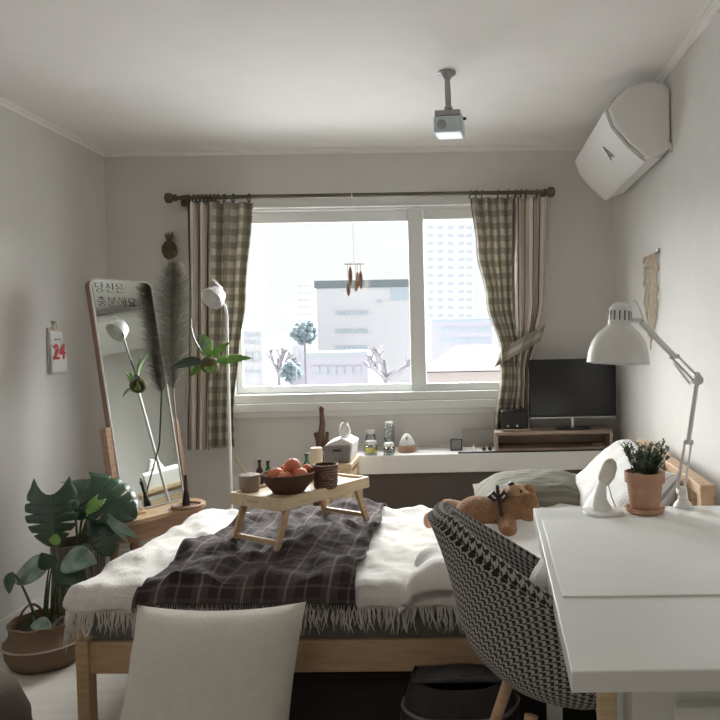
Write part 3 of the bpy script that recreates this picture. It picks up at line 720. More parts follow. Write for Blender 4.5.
def kb(u, v):
    a = 2 * PI * u; th = PI * v; r = .043 * (1 + .06 * nz(u * 9, v * 9))
    return Vector((r * math.sin(th) * math.cos(a), r * math.sin(th) * math.sin(a), -r * math.cos(th)))
B().grid(kb, 28, 18, cu=True).build('coir_ball', M_coir, kp)
def leafmesh(bm, base, d, L, W, droop=.3, up_=(.1, -.8, .6), fold=.25, notch=False, n=14, tipr=.0):
    base, d, up_ = Vector(base), Vector(d).normalized(), Vector(up_)
    side = d.cross(up_).normalized(); nn = side.cross(d).normalized()
    def fn(u, v):
        s = (u - .5) * 2
        w_ = W / 2 * (math.sin(PI * min(1, v ** .75)) ** .8 if v < 1 else 0)
        if notch:
            w_ = W / 2 * math.sin(PI * min(1, v * .82 + .18)) ** .7 if v < 1 else 0
            k = (v * 6.3 + .35) % 1
            if .16 < v < .9 and k < .2: w_ *= .40
            else: w_ *= 1 + .06 * math.sin(PI * k)
        sweep = L * (.22 if not notch else -.05 - .0 * v) * (s * s) * (0 if not notch else 1)
        cx = L * v - ((.38 * L * s * s * (1 - v) ** 2.2 - .10 * L * s * s * v) if notch else 0)
        z = -droop * L * v * v + fold * w_ * abs(s) - (.3 * w_ * s * s if notch else 0)
        return base + d * cx + side * s * w_ + nn * z
    bm.grid(fn, 8, n if not notch else 44); return bm
for (d, L, W, dr, mt_) in (((.9, -.15, .12), .155, .042, .1, M_leafg), ((-.8, -.3, .1), .13, .045, .6, M_leafd), ((-.3, .3, .8), .13, .05, .35, M_leafg), ((.5, -.3, .6), .09, .035, .4, M_leafg),
                           ((-.7, -.2, -.35), .07, .035, .4, M_leafg), ((.1, -.5, .7), .06, .03, .3, M_leafg), ((.2, -.6, -.3), .06, .04, .1, M_leafg), ((-.35, .25, 1), .1, .02, .1, M_leafs)):
    leafmesh(B(), Vector(d).normalized() * .034 + Vector((0, 0, .012)), d, L * 1.15, W * 1.3, dr).build('frond', mt_, kp, thick=.0014)
s0 = P(191, 318, Y=3.51) - kc; s1_ = P(189, 335, Y=3.51) - kc
B().tube(bez((-.02, 0, .04), s1_ + Vector((0, 0, -.01)), s0, 10), [.0045] * 5 + [.004, .004, .004, .004, .005, .004], 8).build('pale_stalk', M_leafs, kp)
B().tube([(0, 0, .04), (.04, 0, .08), (.08, -.003, .09), (.092, -.003, .085)], .0016, 6).build('wire_hanger', M_steel, kp)
# ------------------------------------------------------------------ bed
BO = Vector((-1.235, 2.235, 0)); BA = math.radians(-2.3)
ex = Vector((math.cos(BA), math.sin(BA), 0)); ey = Vector((-ex.y, ex.x, 0))
BL, BW, ZT = 1.97, .96, .50
bed = thing('bed', 'pine-framed single bed with grey mattress and pine headboard', 'bed', BO, BA)
def bx3(c, d, name, m, bev=.003): return B().box(c, d).build(name, m, bed, bevel=bev)
FT, FB = .335, .235
bx3((BL / 2, .012, (FT + FB) / 2 + .0), (BL - .05, .024, FT - FB), 'side_rail', M_pine)
bx3((BL / 2, BW - .012, (FT + FB) / 2), (BL - .05, .024, FT - FB), 'side_rail', M_pine)
bx3((.022, BW / 2, (FT + FB) / 2), (.024, BW - .07, FT - FB), 'foot_rail', M_pine)
for x_, h_ in ((.018, FT + .008), (BL - .02, .80)):
    for y_ in (.012, BW - .012): bx3((x_, y_, h_ / 2), (.04, .045, h_), 'leg', M_pine)
bx3((BL - .02, BW / 2, .785), (.045, BW + .03, .035), 'headboard_rail', M_pine)
bx3((BL - .02, BW / 2, .60), (.022, BW - .07, .10), 'headboard_rail', M_pine)
for k in range(5): bx3((BL - .02, .16 + k * .16, .70), (.018, .03, .14), 'headboard_slat', M_pine)
for k in range(10): bx3((.14 + k * .19, BW / 2, FB + .045), (.07, BW - .055, .014), 'slat', M_pinel, .001)
def mt_f():
    return B().box((BL / 2 - .02, BW / 2, (FB + .06 + ZT) / 2), (BL - .09, BW - .03, ZT - FB - .06))
mo = mt_f().build('mattress', M_sheet, bed, bevel=.03)
BM = Matrix.Translation(BO) @ Matrix.Rotation(BA, 4, 'Z')
def drape(s, t_, off, r=.045, flare=.04, wob=0):
    """point of a cloth lying on the bed; s along the bed, t across it, both in metres of cloth"""
    s0, s1 = r * .4, BL; t0, t1 = r * .3, BW - r * .3
    es = min(0, s - s0); et = (t_ - t0) if t_ < t0 else ((t_ - t1) if t_ > t1 else 0)
    bs, bt = max(s, s0), min(max(t_, t0), t1)
    e = math.hypot(es, et); z = ZT + off
    if e > 0:
        dx, dy = es / e, et / e; R = r + off
        if e < R * PI / 2: a = e / R; o_ = R * math.sin(a); dn = R * (1 - math.cos(a))
        else: k = e - R * PI / 2; o_ = R + flare * k + wob; dn = R + k
        bs += dx * o_; bt += dy * o_; z -= dn
    return Vector((bs, bt, z))
def cloth(name, m, s0f, s1f, t0f, t1f, off, wr, nu, nv, thick, uvs=1, parent=bed, fl=.04, hump=None, seed=0, kind=0, r=.045, under=None):
    def st(u, v):
        t_ = t0f + (t1f - t0f) * v
        a, b2 = s0f(t_), s1f(t_); return a + (b2 - a) * u, t_
    def fn(u, v):
        s, t_ = st(u, v)
        if callable(t0f): pass
        hang = max(0, -t_) + max(0, -s)
        w_ = wr * (nz(s * 7 + seed, t_ * 5, seed) + .5 * nz(s * 16 + t_ * 6, t_ * 11, seed + 3) + .12 * nz(s * 34, t_ * 30, seed + 5)) + wr * .9 * (1 - abs(nz(s * 5 + 2 * t_, t_ * 4 - s * 2, seed + 9)) * 4) * .35
        wob = .012 * math.sin(s * 38 + 3 * nz(s * 4, 0, seed)) * min(1, hang * 10) + .01 * math.sin(t_ * 33) * min(1, max(0, -s) * 10)
        hh = off + max(-off * .6, w_) * (1 if hang < .03 else .25)
        if under: hh = max(hh, under(s, t_) + .013)
        if kind == 9: return hh
        p = drape(s, t_, hh, fl and r, fl, wob)
        if hump: p.z += hump(s, t_)
        return p
    def uvf(u, v): s, t_ = st(u, v); return (s * uvs, t_ * uvs)
    return B().grid(fn, nu, nv, uvf), fn, st
thr = thing('fringed_throw', 'white cotton throw with long fringe spread over the bed', 'throw blanket', BO, BA)
def thr_h(s, t_):
    hang = max(0, -t_) + max(0, -s); wr, seed = .02, 1
    w_ = wr * (nz(s * 7 + seed, t_ * 5, seed) + .5 * nz(s * 16 + t_ * 6, t_ * 11, seed + 3) + .12 * nz(s * 34, t_ * 30, seed + 5)) + wr * .9 * (1 - abs(nz(s * 5 + 2 * t_, t_ * 4 - s * 2, seed + 9)) * 4) * .35
    return .012 + max(-.0072, w_) * (1 if hang < .03 else .25)
bm_, tf, ts = cloth('t', M_throw, lambda t_: -.10, lambda t_: 1.32, -.08, BW + .08, .012, .02, 170, 130, .006, seed=1)
bm_.build('cloth', M_throw, thr, thick=.006)
fr = B()
def strand(p, d, L):
    a = random.uniform(-.3, .3); q = p + Vector((a * L * .6, random.uniform(-.2, .1) * L, -L * .55)); e = q + Vector((random.uniform(-.4, .4) * L * .5, random.uniform(-.2, .2) * L * .4, -L * .45))
    fr.tube([p, q, e], [.0022, .0022, .0008], 4)
for i in range(300):
    u = i / 299; p = tf(u, 0); strand(p, 0, random.uniform(.045, .08))
for i in range(120):
    v = i / 119; p = tf(0, v); strand(p, 0, random.uniform(.03, .055))
fr.build('fringe', M_throw, thr, smooth=False)
thr.children[-1]['kind'] = 'stuff'
pb = thing('plaid_blanket', 'dark plaid wool blanket laid across the bed under the tray', 'blanket', BO, BA)
def ps0(t_): return .215 + .0 * t_ + (.03 * nz(t_ * 5, 3) ) + (-.05 if t_ < .1 else 0) * 0 + .12 * max(0, t_ - .25) - .0
def ps1(t_): return .875 - .05 * max(0, t_) + .02 * nz(t_ * 4, 8)
bm_, pf_, ps_ = cloth('p', M_plaid, ps0, ps1, -.10, BW + .06, .038, .034, 130, 140, .006, seed=4, under=thr_h)
bm_.build('cloth', M_plaid, pb, thick=.007)
fr = B()
for i in range(90): strand(pf_(i / 89, 0), 0, random.uniform(.012, .022))
fo = fr.build('fringe', M_plaid, pb, smooth=False); fo['kind'] = 'stuff'
# duvet
dv = thing('duvet', 'rumpled white duvet bunched toward the headboard', 'duvet', BO, BA)
def ds0(t_): return 1.02 + .30 * max(0, min(1, (t_ - .12) / .35)) + .03 * math.sin(t_ * 12 + 1) + .04 * nz(t_ * 8, 1)
def dh(s, t_):
    e = min(1, max(0, s - ds0(t_)) / .07); k = math.sqrt(max(0, 1 - (1 - e) ** 2))
    en = min(1, max(0, (1.90 - s)) / .06)
    return .055 * k + .045 * max(0, nz(s * 4, t_ * 4, 7)) * k + .02 * k * (nz(s * 9 + t_ * 4, t_ * 9, 2)) + .10 * max(0, min(1, (s - 1.45) / .35)) * max(0, min(1, (t_ - .35) / .3))
bm_, df, ds_ = cloth('d', M_duvet, ds0, lambda t_: 1.90, -.12, BW + .03, .028, .012, 110, 110, .02, seed=11, hump=dh, r=.06)
bm_.build('cover', M_duvet, dv, thick=.02, off=-1)
# pillows
def pillow(name, label, m, w_, h_, T_, mtx, cat='pillow', grp=None, c=.07, seed=0, piping=None, uvs=1, wr=.006, lower=0, exk=.62):
    o = bpy.data.objects.new('x', None)
    def side(sg):
        def fn(u, v):
            a, b2 = u * 2 - 1, v * 2 - 1
            x = w_ / 2 * a * (1 - c * (1 - b2 * b2)); y = h_ / 2 * b2 * (1 - c * (1 - a * a))
            k = max(0, 1 - a ** 4) ** exk * max(0, 1 - b2 ** 4) ** exk
            z = sg * T_ / 2 * k + wr * k * (nz(a * 3 + seed, b2 * 3, sg) + .6 * nz(a * 7, b2 * 7, seed))
            # gathers along the seam
            ed = max(abs(a), abs(b2)); z += sg * .003 * math.sin((a if abs(b2) > abs(a) else b2) * 22 + seed) * max(0, ed - .75) * 4 * (k > 0.02)
            if lower: z += sg * lower * k * max(0, -b2) 
            return Vector((x, y, z))
        return fn
    b_ = B(); b_.grid(side(1), 34, 34, lambda u, v: (u * w_ * uvs, v * h_ * uvs)); b_.grid(side(-1), 34, 34, lambda u, v: (u * w_ * uvs, v * h_ * uvs))
    bmesh.ops.remove_doubles(b_.bm, verts=b_.bm.verts[:], dist=.0008)
    bpy.data.objects.remove(o)
    ob = b_.build(name, m); ob.matrix_world = mtx; return tag(ob, label, cat, grp)
def orient(loc, xdir, ydir): return frame_mtx(loc, xdir, ydir)
# big linen cushion leaning on the bed rail
cx0, cx1 = P(143, 606, Y=2.07), P(300, 604, Y=2.07)
cc = (cx0 + cx1) / 2; yd = Vector((0, .55, 1)).normalized(); Hc = .55
loc = Vector((cc.x - .006, 2.075, .505)) - yd * (Hc / 2)
pillow('floor_cushion', 'large plain linen cushion leaning against the bed side rail', M_cush, (cx1 - cx0).length + .035, Hc, .19, orient(loc + Vector((.012, -.03, .012)), (1, -.04, 0), yd), 'cushion', seed=3, c=.075, lower=.02)
# olive pillow
ql = P(476, 493, Y=3.0); qr = P(585, 487, Y=3.02)
pillow('pillow', 'olive striped pillow lying behind the teddy bear', M_olive, .50, .40, .19, orient(Vector(((ql.x + qr.x) / 2, 2.92, .60)), (1, -.05, .03), (.0, 1, .16)), seed=5, exk=1.1, c=.05)
pillow('pillow', 'plain white pillow propped against the headboard behind the others', M_duvet, .50, .40, .17, orient(Vector((.565, 2.84, .675)), (-.1, 1, .0), (.72, .05, .62)), seed=6)
pillow('pillow', 'white pillow with fine grey stripes nearest the potted herb', M_stripe, .46, .38, .16, orient(Vector((.535, 2.50, .66)), (-.1, 1, .0), (.6, .05, .75)), seed=8)
# bed storage boxes
for k, (xa, w2, lab) in enumerate(((-.38, .5, 'dark storage box under the bed beside the cushion'), (.17, .5, 'dark storage box under the bed behind the chair'))):
    t = thing('storage_box', lab, 'storage box', (xa, 2.55, 0), BA, group='boxes under the bed')
    B().box((0, 0, .09), (w2, .55, .18)).build('body', M_dark, t, bevel=.006)
    B().box((0, 0, .19), (w2 + .012, .56, .022)).build('lid', M_dark, t, bevel=.006)
    B().box((0, -.278, .12), (.1, .006, .025)).build('handle', M_black, t, bevel=.002)
# ------------------------------------------------------------------ teddy bear
zb_ = .60
tc0 = P(515, 508, Y=2.62)
td = thing('teddy_bear', 'brown teddy bear lying on the duvet with a dark ribbon', 'teddy bear', (tc0.x, 2.62, tc0.z - .08))
def rel(px, py, y): return P(px, py, Y=y) - Vector(td.location)
hp = rel(517, 510, 2.60); bp_ = rel(478, 515, 2.58)
bb = B()
bb.ball(hp, (.085, .08, .078), 28); bb.ball((hp + bp_) / 2, (.07, .06, .055), 24); bb.ball(bp_, (.088, .08, .07), 28)
for p0, p1, r0, r1 in ((bp_ + Vector((-.04, -.02, -.01)), rel(438, 520, 2.52), .045, .036), (bp_ + Vector((-.03, .04, -.01)), rel(447, 508, 2.68), .045, .036),
                       (hp + Vector((-.04, -.05, -.03)), rel(508, 532, 2.44), .036, .034), (hp + Vector((-.05, .05, 0)), rel(500, 497, 2.72), .034, .034)):
    k = 9; pts = [p0.lerp(p1, i / k) for i in range(k + 1)]; d = (p1 - p0).normalized()
    bb.tube([*pts, p1 + d * r1 * .6, p1 + d * r1 * .95], [r0 + (r1 - r0) * i / k for i in range(k + 1)] + [r1 * .78, r1 * .2], 16)
bo = bb.build('body', M_bear, td); rm = bo.modifiers.new('remesh', 'REMESH'); rm.mode = 'VOXEL'; rm.voxel_size = .006; rm.use_smooth_shade = True
sm_ = bo.modifiers.new('smooth', 'SMOOTH'); sm_.iterations = 6; sm_.factor = .6
for d in (Vector((.045, -.055, .045)), Vector((.045, .05, .055))):
    B().ball(hp + d, (.028, .018, .03), 18).build('ear', M_bear, td)
e = rel(438, 520, 2.52); dd = (e - bp_).normalized()
B().ball(rel(429, 520, 2.505), (.02, .027, .029), 18).build('paw_pad', M_pad, td)
B().ball(hp + Vector((-.005, -.02, .075)), (.034, .034, .026), 18).build('muzzle', mat('muzzle', (.46, .29, .16), .9, bump=.6, bsc=150), td)
B().ball(hp + Vector((-.02, -.02, .10)), (.012, .011, .008), 14).build('nose', M_black, td)
for sy in (-.045, .012): B().ball(hp + Vector((.012, sy - .002, .078)), .006, 12).build('eye', M_black, td)
M_rib = mat('ribbon', (.035, .02, .022), .5)
nk = (hp * .52 + bp_ * .48); rb_ = B()
ad = (hp - bp_).normalized(); s1v = ad.cross(Vector((0, 0, 1))).normalized(); s2v = s1v.cross(ad)
rb_.tube([nk + s1v * .068 * math.cos(a) + s2v * .062 * math.sin(a) for a in [2 * PI * i / 30 for i in range(30)]], .007, 8, True)
rb_.build('ribbon_collar', M_rib, td)
tp = nk + Vector((0, -.03, .058))
for sx in (-1, 1):
    B().tube([tp, tp + Vector((sx * .02, -.008, .025)), tp + Vector((sx * .034, -.012, .012)), tp + Vector((sx * .018, -.01, -.004)), tp], [.004, .008, .009, .007, .004], 8).build('bow_loop', M_rib, td)
B().bar(tp, tp + Vector((-.004, -.01, .05)), .012, .003, up=(0, -1, 0)).build('tag', M_rib, td)
# ------------------------------------------------------------------ tray table
ta_ = math.radians(57); tcn = P(301, 486, Z=.715); TX, TY = -.632, 2.70
tr = thing('bed_tray', 'pine folding bed tray standing on the plaid blanket', 'tray table', (TX, TY, .545), ta_)
TL, TWd, th_ = .455, .26, .17
B().box((0, 0, th_ - .006), (TL, TWd, .012)).build('top', M_pinel, tr, bevel=.002)
for sy in (-1, 1): B().box((0, sy * (TWd / 2 - .006), th_ - .012), (TL, .014, .042)).build('side_rail', M_pinel, tr, bevel=.002)
for sx in (-1, 1):
    B().box((sx * (TL / 2 - .006), 0, th_ - .012), (.013, TWd - .026, .042)).build('end_rail', M_pinel, tr, bevel=.002)
    for sy in (-1, 1):
        B().bar((sx * (TL / 2 - .055), sy * (TWd / 2 - .021), th_ - .015), (sx * (TL / 2 + .005), sy * (TWd / 2 - .021), .0), .015, .024, up=(1, 0, 0)).build('leg', M_pine, tr, bevel=.003)
    B().bar((sx * (TL / 2 - .005), -TWd / 2 + .02, .026), (sx * (TL / 2 - .005), TWd / 2 - .02, .026), .014, .016).build('stretcher', M_pine, tr, bevel=.002)
mk = B()
for a, w2 in ((-.02, .016), (.002, .02), (.02, .01)): mk.box((-TL / 2 - .0005, a + .01, th_ - .012), (.001, w2, .006))
mk.build('printed_mark', M_riser, tr)
TZ = .545 + th_
def ontray(px, py): return P(px, py, Z=TZ)
q = ontray(289, 492); q = Vector((q.x, q.y, TZ))
t = thing('fruit_bowl', 'dark woven bowl piled with oranges on the bed tray', 'bowl', q)
B().lathe([(.0, .0), (.05, 0), (.058, .006), (.082, .035), (.094, .062), (.097, .068), (.093, .071), (.088, .064), (.074, .036), (.05, .012), (0, .01)], n=48).build('body', M_bowl, t)
B().tube([(.094 * math.cos(2 * PI * i / 40), .094 * math.sin(2 * PI * i / 40), .069 + .001 * (i % 2)) for i in range(40)], .0045, 8, True).build('rim', M_bowl, t)
orl = ['orange at the bowl left rim', 'orange resting lowest at the front of the bowl', 'orange at the bowl right rim', 'topmost orange of the pile', 'orange at the back of the bowl', 'smaller orange tucked at the far right of the bowl']
for k, (a, b2, z, r) in enumerate(((-.045, .0, .062, .030), (-.004, -.035, .055, .028), (.043, -.005, .062, .029), (.012, .012, .094, .029), (-.018, .042, .068, .028), (.058, .035, .078, .018))):
    x_, y_ = q.x + a, q.y + b2
    t2 = thing('orange', 'round ' + orl[k], 'orange', (x_, y_, TZ + z), group='oranges in the bowl')
    B().ball((0, 0, 0), (r, r, r * .93), 24).build('peel', M_orange, t2)
    B().lathe([(0, 0), (.004, 0), (.003, .003), (0, .003)], (0, 0, r * .92), 8).build('stem', M_stem, t2)
q = ontray(326, 488)
t = thing('woven_cup', 'dark brown woven basket cup at the tray right end', 'basket', (q.x, q.y, TZ))
B().lathe([(0, 0), (.036, 0), (.038, .02), (.041, .05), (.045, .088), (.042, .09), (.038, .05), (.034, .008), (0, .006)], n=40).build('body', M_cupw, t)
wv_ = B()
for k in range(9):
    z = .008 + k * .0098; r = .0385 + .0065 * (z / .09)
    wv_.tube([((r + .0018 * math.sin(i * PI / 2 + k * PI)) * math.cos(2 * PI * i / 56), (r + .0018 * math.sin(i * PI / 2 + k * PI)) * math.sin(2 * PI * i / 56), z) for i in range(56)], .0036, 6, True)
wv_.build('cane_weave', mat('cane_light', (.30, .18, .13), .7, c2=(.16, .085, .06), sc=90), t)
q = ontray(250, 491)
t = thing('beige_pot', 'small beige woven pot at the tray left end', 'pot', (q.x, q.y, TZ))
B().lathe([(0, 0), (.031, 0), (.036, .01), (.038, .045), (.036, .055), (.032, .055), (.032, .012), (0, .01)], n=36).build('body', M_beige, t)
B().lathe([(.0, .055), (.037, .055), (.038, .06), (.02, .065), (0, .066)], n=36).build('lid', M_beige, t)
e0 = Vector((q.x - .008, q.y + .0, TZ + .062)); e1 = P(235, 458, Y=q.y)
tag(B().tube([e0, e0.lerp(e1, .5) + Vector((0, 0, .002)), e1], [.003, .003, .006], 8).build('wooden_spoon', mat('bamboo', (.55, .50, .22), .6)), 'pale thin spoon handle leaning from the beige pot', 'spoon')
q = ontray(317, 480)
t = thing('pillar_candle', 'cream pillar candle on the tray behind the woven cup', 'candle', (q.x, q.y, TZ))
B().lathe([(0, 0), (.023, 0), (.024, .003), (.024, .125), (.021, .128), (0, .124)], n=32).build('wax', M_candle, t)
B().tube([(0, 0, .122), (.002, 0, .134)], .0012, 6).build('wick', M_ink, t)
for k, (px, py, h_, mt_, lab) in enumerate(((260, 487, .095, M_darkjam, 'small brown glass bottle behind the beige pot'), (268.5, 486.5, .09, M_green, 'small green glass bottle behind the fruit bowl'), (307, 480, .095, M_green, 'dark green bottle between the bowl and the candle'))):
    q = ontray(px, py - 3); t = thing('glass_bottle', lab, 'bottle', (q.x, q.y, TZ), group='bottles on the tray')
    B().lathe([(0, 0), (.013, 0), (.015, .004), (.015, h_ * .5), (.006, h_ * .72), (.006, h_ * .92), (0, h_ * .92)], n=20).build('glass', mt_, t)
    B().lathe([(0, h_ * .9), (.0075, h_ * .9), (.0075, h_), (0, h_)], n=16).build('cap', M_dark, t)
# ------------------------------------------------------------------ desk
DZ = .75
dbl = P(533, 508, Z=DZ); dfl = P(571, 671, Z=DZ)
DA = math.radians(-2.2)
dlen = (dbl - dfl).length; dyv = (dbl - dfl).normalized(); dxv = Vector((dyv.y, -dyv.x, 0))
DWd = .66
dk = thing('desk', 'long white desk along the right wall', 'desk', (dfl.x, dfl.y, 0), math.atan2(dxv.y, dxv.x))
B().box((DWd / 2, dlen / 2, DZ - .0175), (DWd, dlen, .035)).build('desktop', M_desk, dk, bevel=.003)
# drawer unit at the near end
ub = dk
DH = DZ - .035
B().box((DWd / 2 + .045, .175, DH / 2 + .01), (DWd - .11, .27, DH - .02)).build('drawer_cabinet', M_desk, ub, bevel=.003)
for k in range(3):
    dz_ = .20; z = DH - .035 - dz_ / 2 - k * (dz_ + .006)
    dr_ = B().box((DWd / 2 + .075, .032, z), (DWd - .18, .018, dz_)).build('drawer', M_desk, ub, bevel=.002)
    B().box((DWd / 2 + .075, .02, z + .03), (.12, .01, .012)).build('handle', M_steel, dr_, bevel=.002)
for x_, y_ in ((.05, dlen - .05), (DWd - .05, dlen - .05)): B().box((x_, y_, DH / 2), (.045, .045, DH)).build('leg', M_desk, dk, bevel=.003)
B().box((DWd / 2, dlen - .05, DH - .05), (DWd - .15, .02, .08)).build('back_rail', M_desk, dk)
B().box((.068, .10, DH / 2), (.03, .03, DH)).build('leg', M_pinel, dk, bevel=.003)
ma, mb_, mc_ = P(543, 521, Z=DZ), P(561, 598, Z=DZ), P(720, 598, Z=DZ)
def dloc(p): v = p - dk.location; return Vector((v.dot(dxv), v.dot(dyv)))
A_, B_ = dloc(ma), dloc(mb_)
x0m, y0m, y1m = (A_.x + B_.x) / 2, B_.y, A_.y
mo_ = B().box(((x0m + DWd - .01) / 2, (y0m + y1m) / 2, 0), (DWd - .01 - x0m, y1m - y0m, .004)).build('desk_mat', M_mat, bevel=.0015)
mo_.matrix_world = Matrix.Translation((dk.location.x, dk.location.y, DZ + .0022)) @ Matrix.Rotation(dk.rotation_euler[2], 4, 'Z')
tag(mo_, 'thin white mat covering the middle of the desk', 'desk mat')
# small white lamp with disc base
q = P(603, 513, Z=DZ)
t = thing('table_lamp', 'small white table lamp with disc base left of the potted herb', 'lamp', (q.x, q.y, DZ))
B().lathe([(0, 0), (.054, 0), (.057, .004), (.055, .009), (.03, .013), (0, .014)], n=48).build('base', M_white, t)
B().tube([(-.004, .0, .01), (-.008, 0, .04), (-.003, 0, .075), (.006, 0, .10)], [.03, .02, .014, .013], 20).build('neck', M_white, t)
B().tube([(-.004, 0, .085), (.002, 0, .09), (.012, 0, .11), (.02, 0, .135), (.026, 0, .15), (.028, 0, .156)], [.008, .018, .024, .023, .016, .005], 24).build('head', mat('lamp_cream', (.74, .69, .60), .45), t)
B().tube([(.014, -.014, .085), (.022, -.014, .05), (.034, -.01, .02)], .0015, 6).build('cord', M_felt, t)
# potted herb
q = P(645, 512, Z=DZ)
t = thing('potted_herb', 'bushy grey-green herb in a terracotta pot on the desk', 'potted plant', (q.x, q.y, DZ))
B().lathe([(0, 0), (.046, 0), (.054, .006), (.056, .016), (.052, .016), (.046, .008), (0, .006)], n=40).build('saucer', M_terra, t)
B().lathe([(0, .007), (.040, .007), (.043, .012), (.050, .085), (.0505, .088), (.057, .088), (.058, .118), (.052, .118), (.050, .100), (0, .100)], n=44).build('pot', M_terra, t)
B().lathe([(0, .101), (.050, .101), (.02, .107), (0, .108)], n=24).build('soil', M_soil, t)
B().ball((-.024, -.028, .108), (.018, .013, .012), 16).build('pebble', M_beige, t)
hb = B(); lb = B()
for i in range(60):
    a = random.random() * 2 * PI; s_ = random.random() ** .5; L = random.uniform(.05, .11)
    b0 = Vector((.028 * s_ * math.cos(a), .028 * s_ * math.sin(a), .10)); tip = b0 + Vector((math.cos(a) * .052 * s_ + random.uniform(-.012, .012), math.sin(a) * .045 * s_, L))
    pts = bez(b0, b0.lerp(tip, .5) + Vector((0, 0, .015)), tip, 6); hb.tube(pts, .001, 4)
    for k in range(24):
        tt = .2 + .8 * k / 23; p = pts[min(6, int(tt * 6))].lerp(pts[min(6, int(tt * 6) + 1)], tt * 6 - int(tt * 6)) if tt < 1 else pts[-1]
        aa = random.random() * 2 * PI; d = Vector((math.cos(aa), math.sin(aa), random.uniform(.1, .8))).normalized()
        sd = d.cross(Vector((0, 0, 1))).normalized(); L2 = random.uniform(.011, .018)
        v = [lb.bm.verts.new(x) for x in (p, p + d * L2 * .5 + sd * .0034, p + d * L2, p + d * L2 * .5 - sd * .0034)]; lb.bm.faces.new(v)
hb.build('stems', M_stem, t); lo = lb.build('foliage', M_herb, t, smooth=False, fn=False)
# architect lamp
q = P(683, 507, Z=DZ); LYd = q.y
al = thing('architect_lamp', 'large white adjustable architect lamp at the desk back', 'desk lamp', (q.x, q.y, DZ))
def rl_(px, py, y): return P(px, py, Y=y) - Vector((q.x, q.y, DZ))
M_arm = mat('arm_white', (.68, .68, .67), .35, metal=.2, var=0)
B().lathe([(0, 0), (.026, 0), (.028, .004), (.024, .012), (.016, .02), (.013, .045), (.010, .06), (0, .062)], n=28).build('clamp_base', M_white, al)
j0 = rl_(681, 492, LYd); j1 = rl_(697, 380, LYd - .02); j2 = rl_(641, 322, LYd - .10)
def twin(name, a, b2, sep, r):
    d = (b2 - a).normalized(); s = Vector((.9, .1, 0)); s = (s - s.dot(d) * d).normalized()
    for k in (-1, 1): B().tube([a + s * sep * k, b2 + s * sep * k], r, 8).build(name, M_arm, al)
jm = j0.lerp(j1, .45)
twin('lower_arm', j0, jm, .010, .0035)
B().tube([jm, j1], .0075, 10).build('lower_arm', M_arm, al)
u1 = j1.lerp(j2, .42)
twin('upper_arm', j1, u1, .008, .0035)
B().tube([u1, j2], .0085, 10).build('upper_arm', M_arm, al)
for p in (jm, u1): B().box(p, (.03, .012, .014)).build('arm_bracket', M_arm, al, bevel=.003)
B().tube([j1 + Vector((0, -.016, 0)), j1 + Vector((0, .016, 0))], .014, 18).ball(j1 + Vector((.0, 0, .012)), .012, 12).build('elbow_joint', M_arm, al)
B().tube([j0 + Vector((0, -.014, 0)), j0 + Vector((0, .014, 0))], .012, 18).tube([j0, (0, 0, .05)], .008, 10).build('base_joint', M_arm, al)
for a, b2, n_ in ((j0 + Vector((-.018, 0, .01)), jm + Vector((-.012, 0, -.02)), 22), (j1 + Vector((-.02, 0, -.012)), u1 + Vector((0, 0, -.02)), 18)):
    pts = []; ax = (b2 - a); d = ax.normalized(); s = d.cross(Vector((0, 1, 0))).normalized(); e = d.cross(s)
    for i in range(n_ * 8 + 1):
        f_ = i / (n_ * 8); an = 2 * PI * i / 8; pts.append(a + ax * f_ + (s * math.cos(an) + e * math.sin(an)) * .0038)
    B().tube(pts, .0009, 4).build('spring', M_steel, al)
shc = rl_(619, 338, LYd - .14)
tilt = Matrix.Translation(shc) @ Matrix.Rotation(math.radians(4), 4, 'Y') @ Matrix.Rotation(math.radians(-4), 4, 'X')
k = (LYd - .14) / 720
shp = [(.0, .097), (.012, .096), (.022, .091), (.029, .08), (.031, .06), (.032, .035), (.040, .028), (.058, .012), (.073, -.012), (.082, -.040), (.0845, -.062), (.086, -.070), (.083, -.070), (.081, -.060), (.078, -.040), (.069, -.014), (.055, .008), (.038, .022), (.0, .026)]
B().lathe(shp, n=64, mtx=tilt, caps=False).build('lamp_shade', M_white, al)
vt = B()
for i in range(14):
    a = 2 * PI * i / 14; vt.box((0, 0, 0), (.0015, .0042, .026), mtx=tilt @ Matrix.Rotation(a, 4, 'Z') @ Matrix.Translation((.0312, 0, .060)))
vt.build('vent_slots', mat('vent_dark', (.16, .16, .16), .6), al)
B().lathe([(0, 0), (.014, 0), (.014, .02), (.022, .034), (.028, .055), (.022, .075), (0, .083)][::-1], n=24, mtx=tilt @ Matrix.Translation((0, 0, -.055))).build('bulb', M_paper, al)
B().tube([tilt @ Vector((.03, 0, .05)), j2 + Vector((-.005, 0, .004)), j2], [.007, .009, .009], 12).build('shade_pivot', M_arm, al)
cs = tilt @ Vector((.01, 0, .094))
B().tube(bez(tilt @ Vector((.03, 0, .07)), tilt @ Vector((.028, 0, .135)), tilt @ Vector((.052, 0, .085)), 12) + [j2 + Vector((.01, .0, .0))], .002, 8).build('cable', M_arm, al)
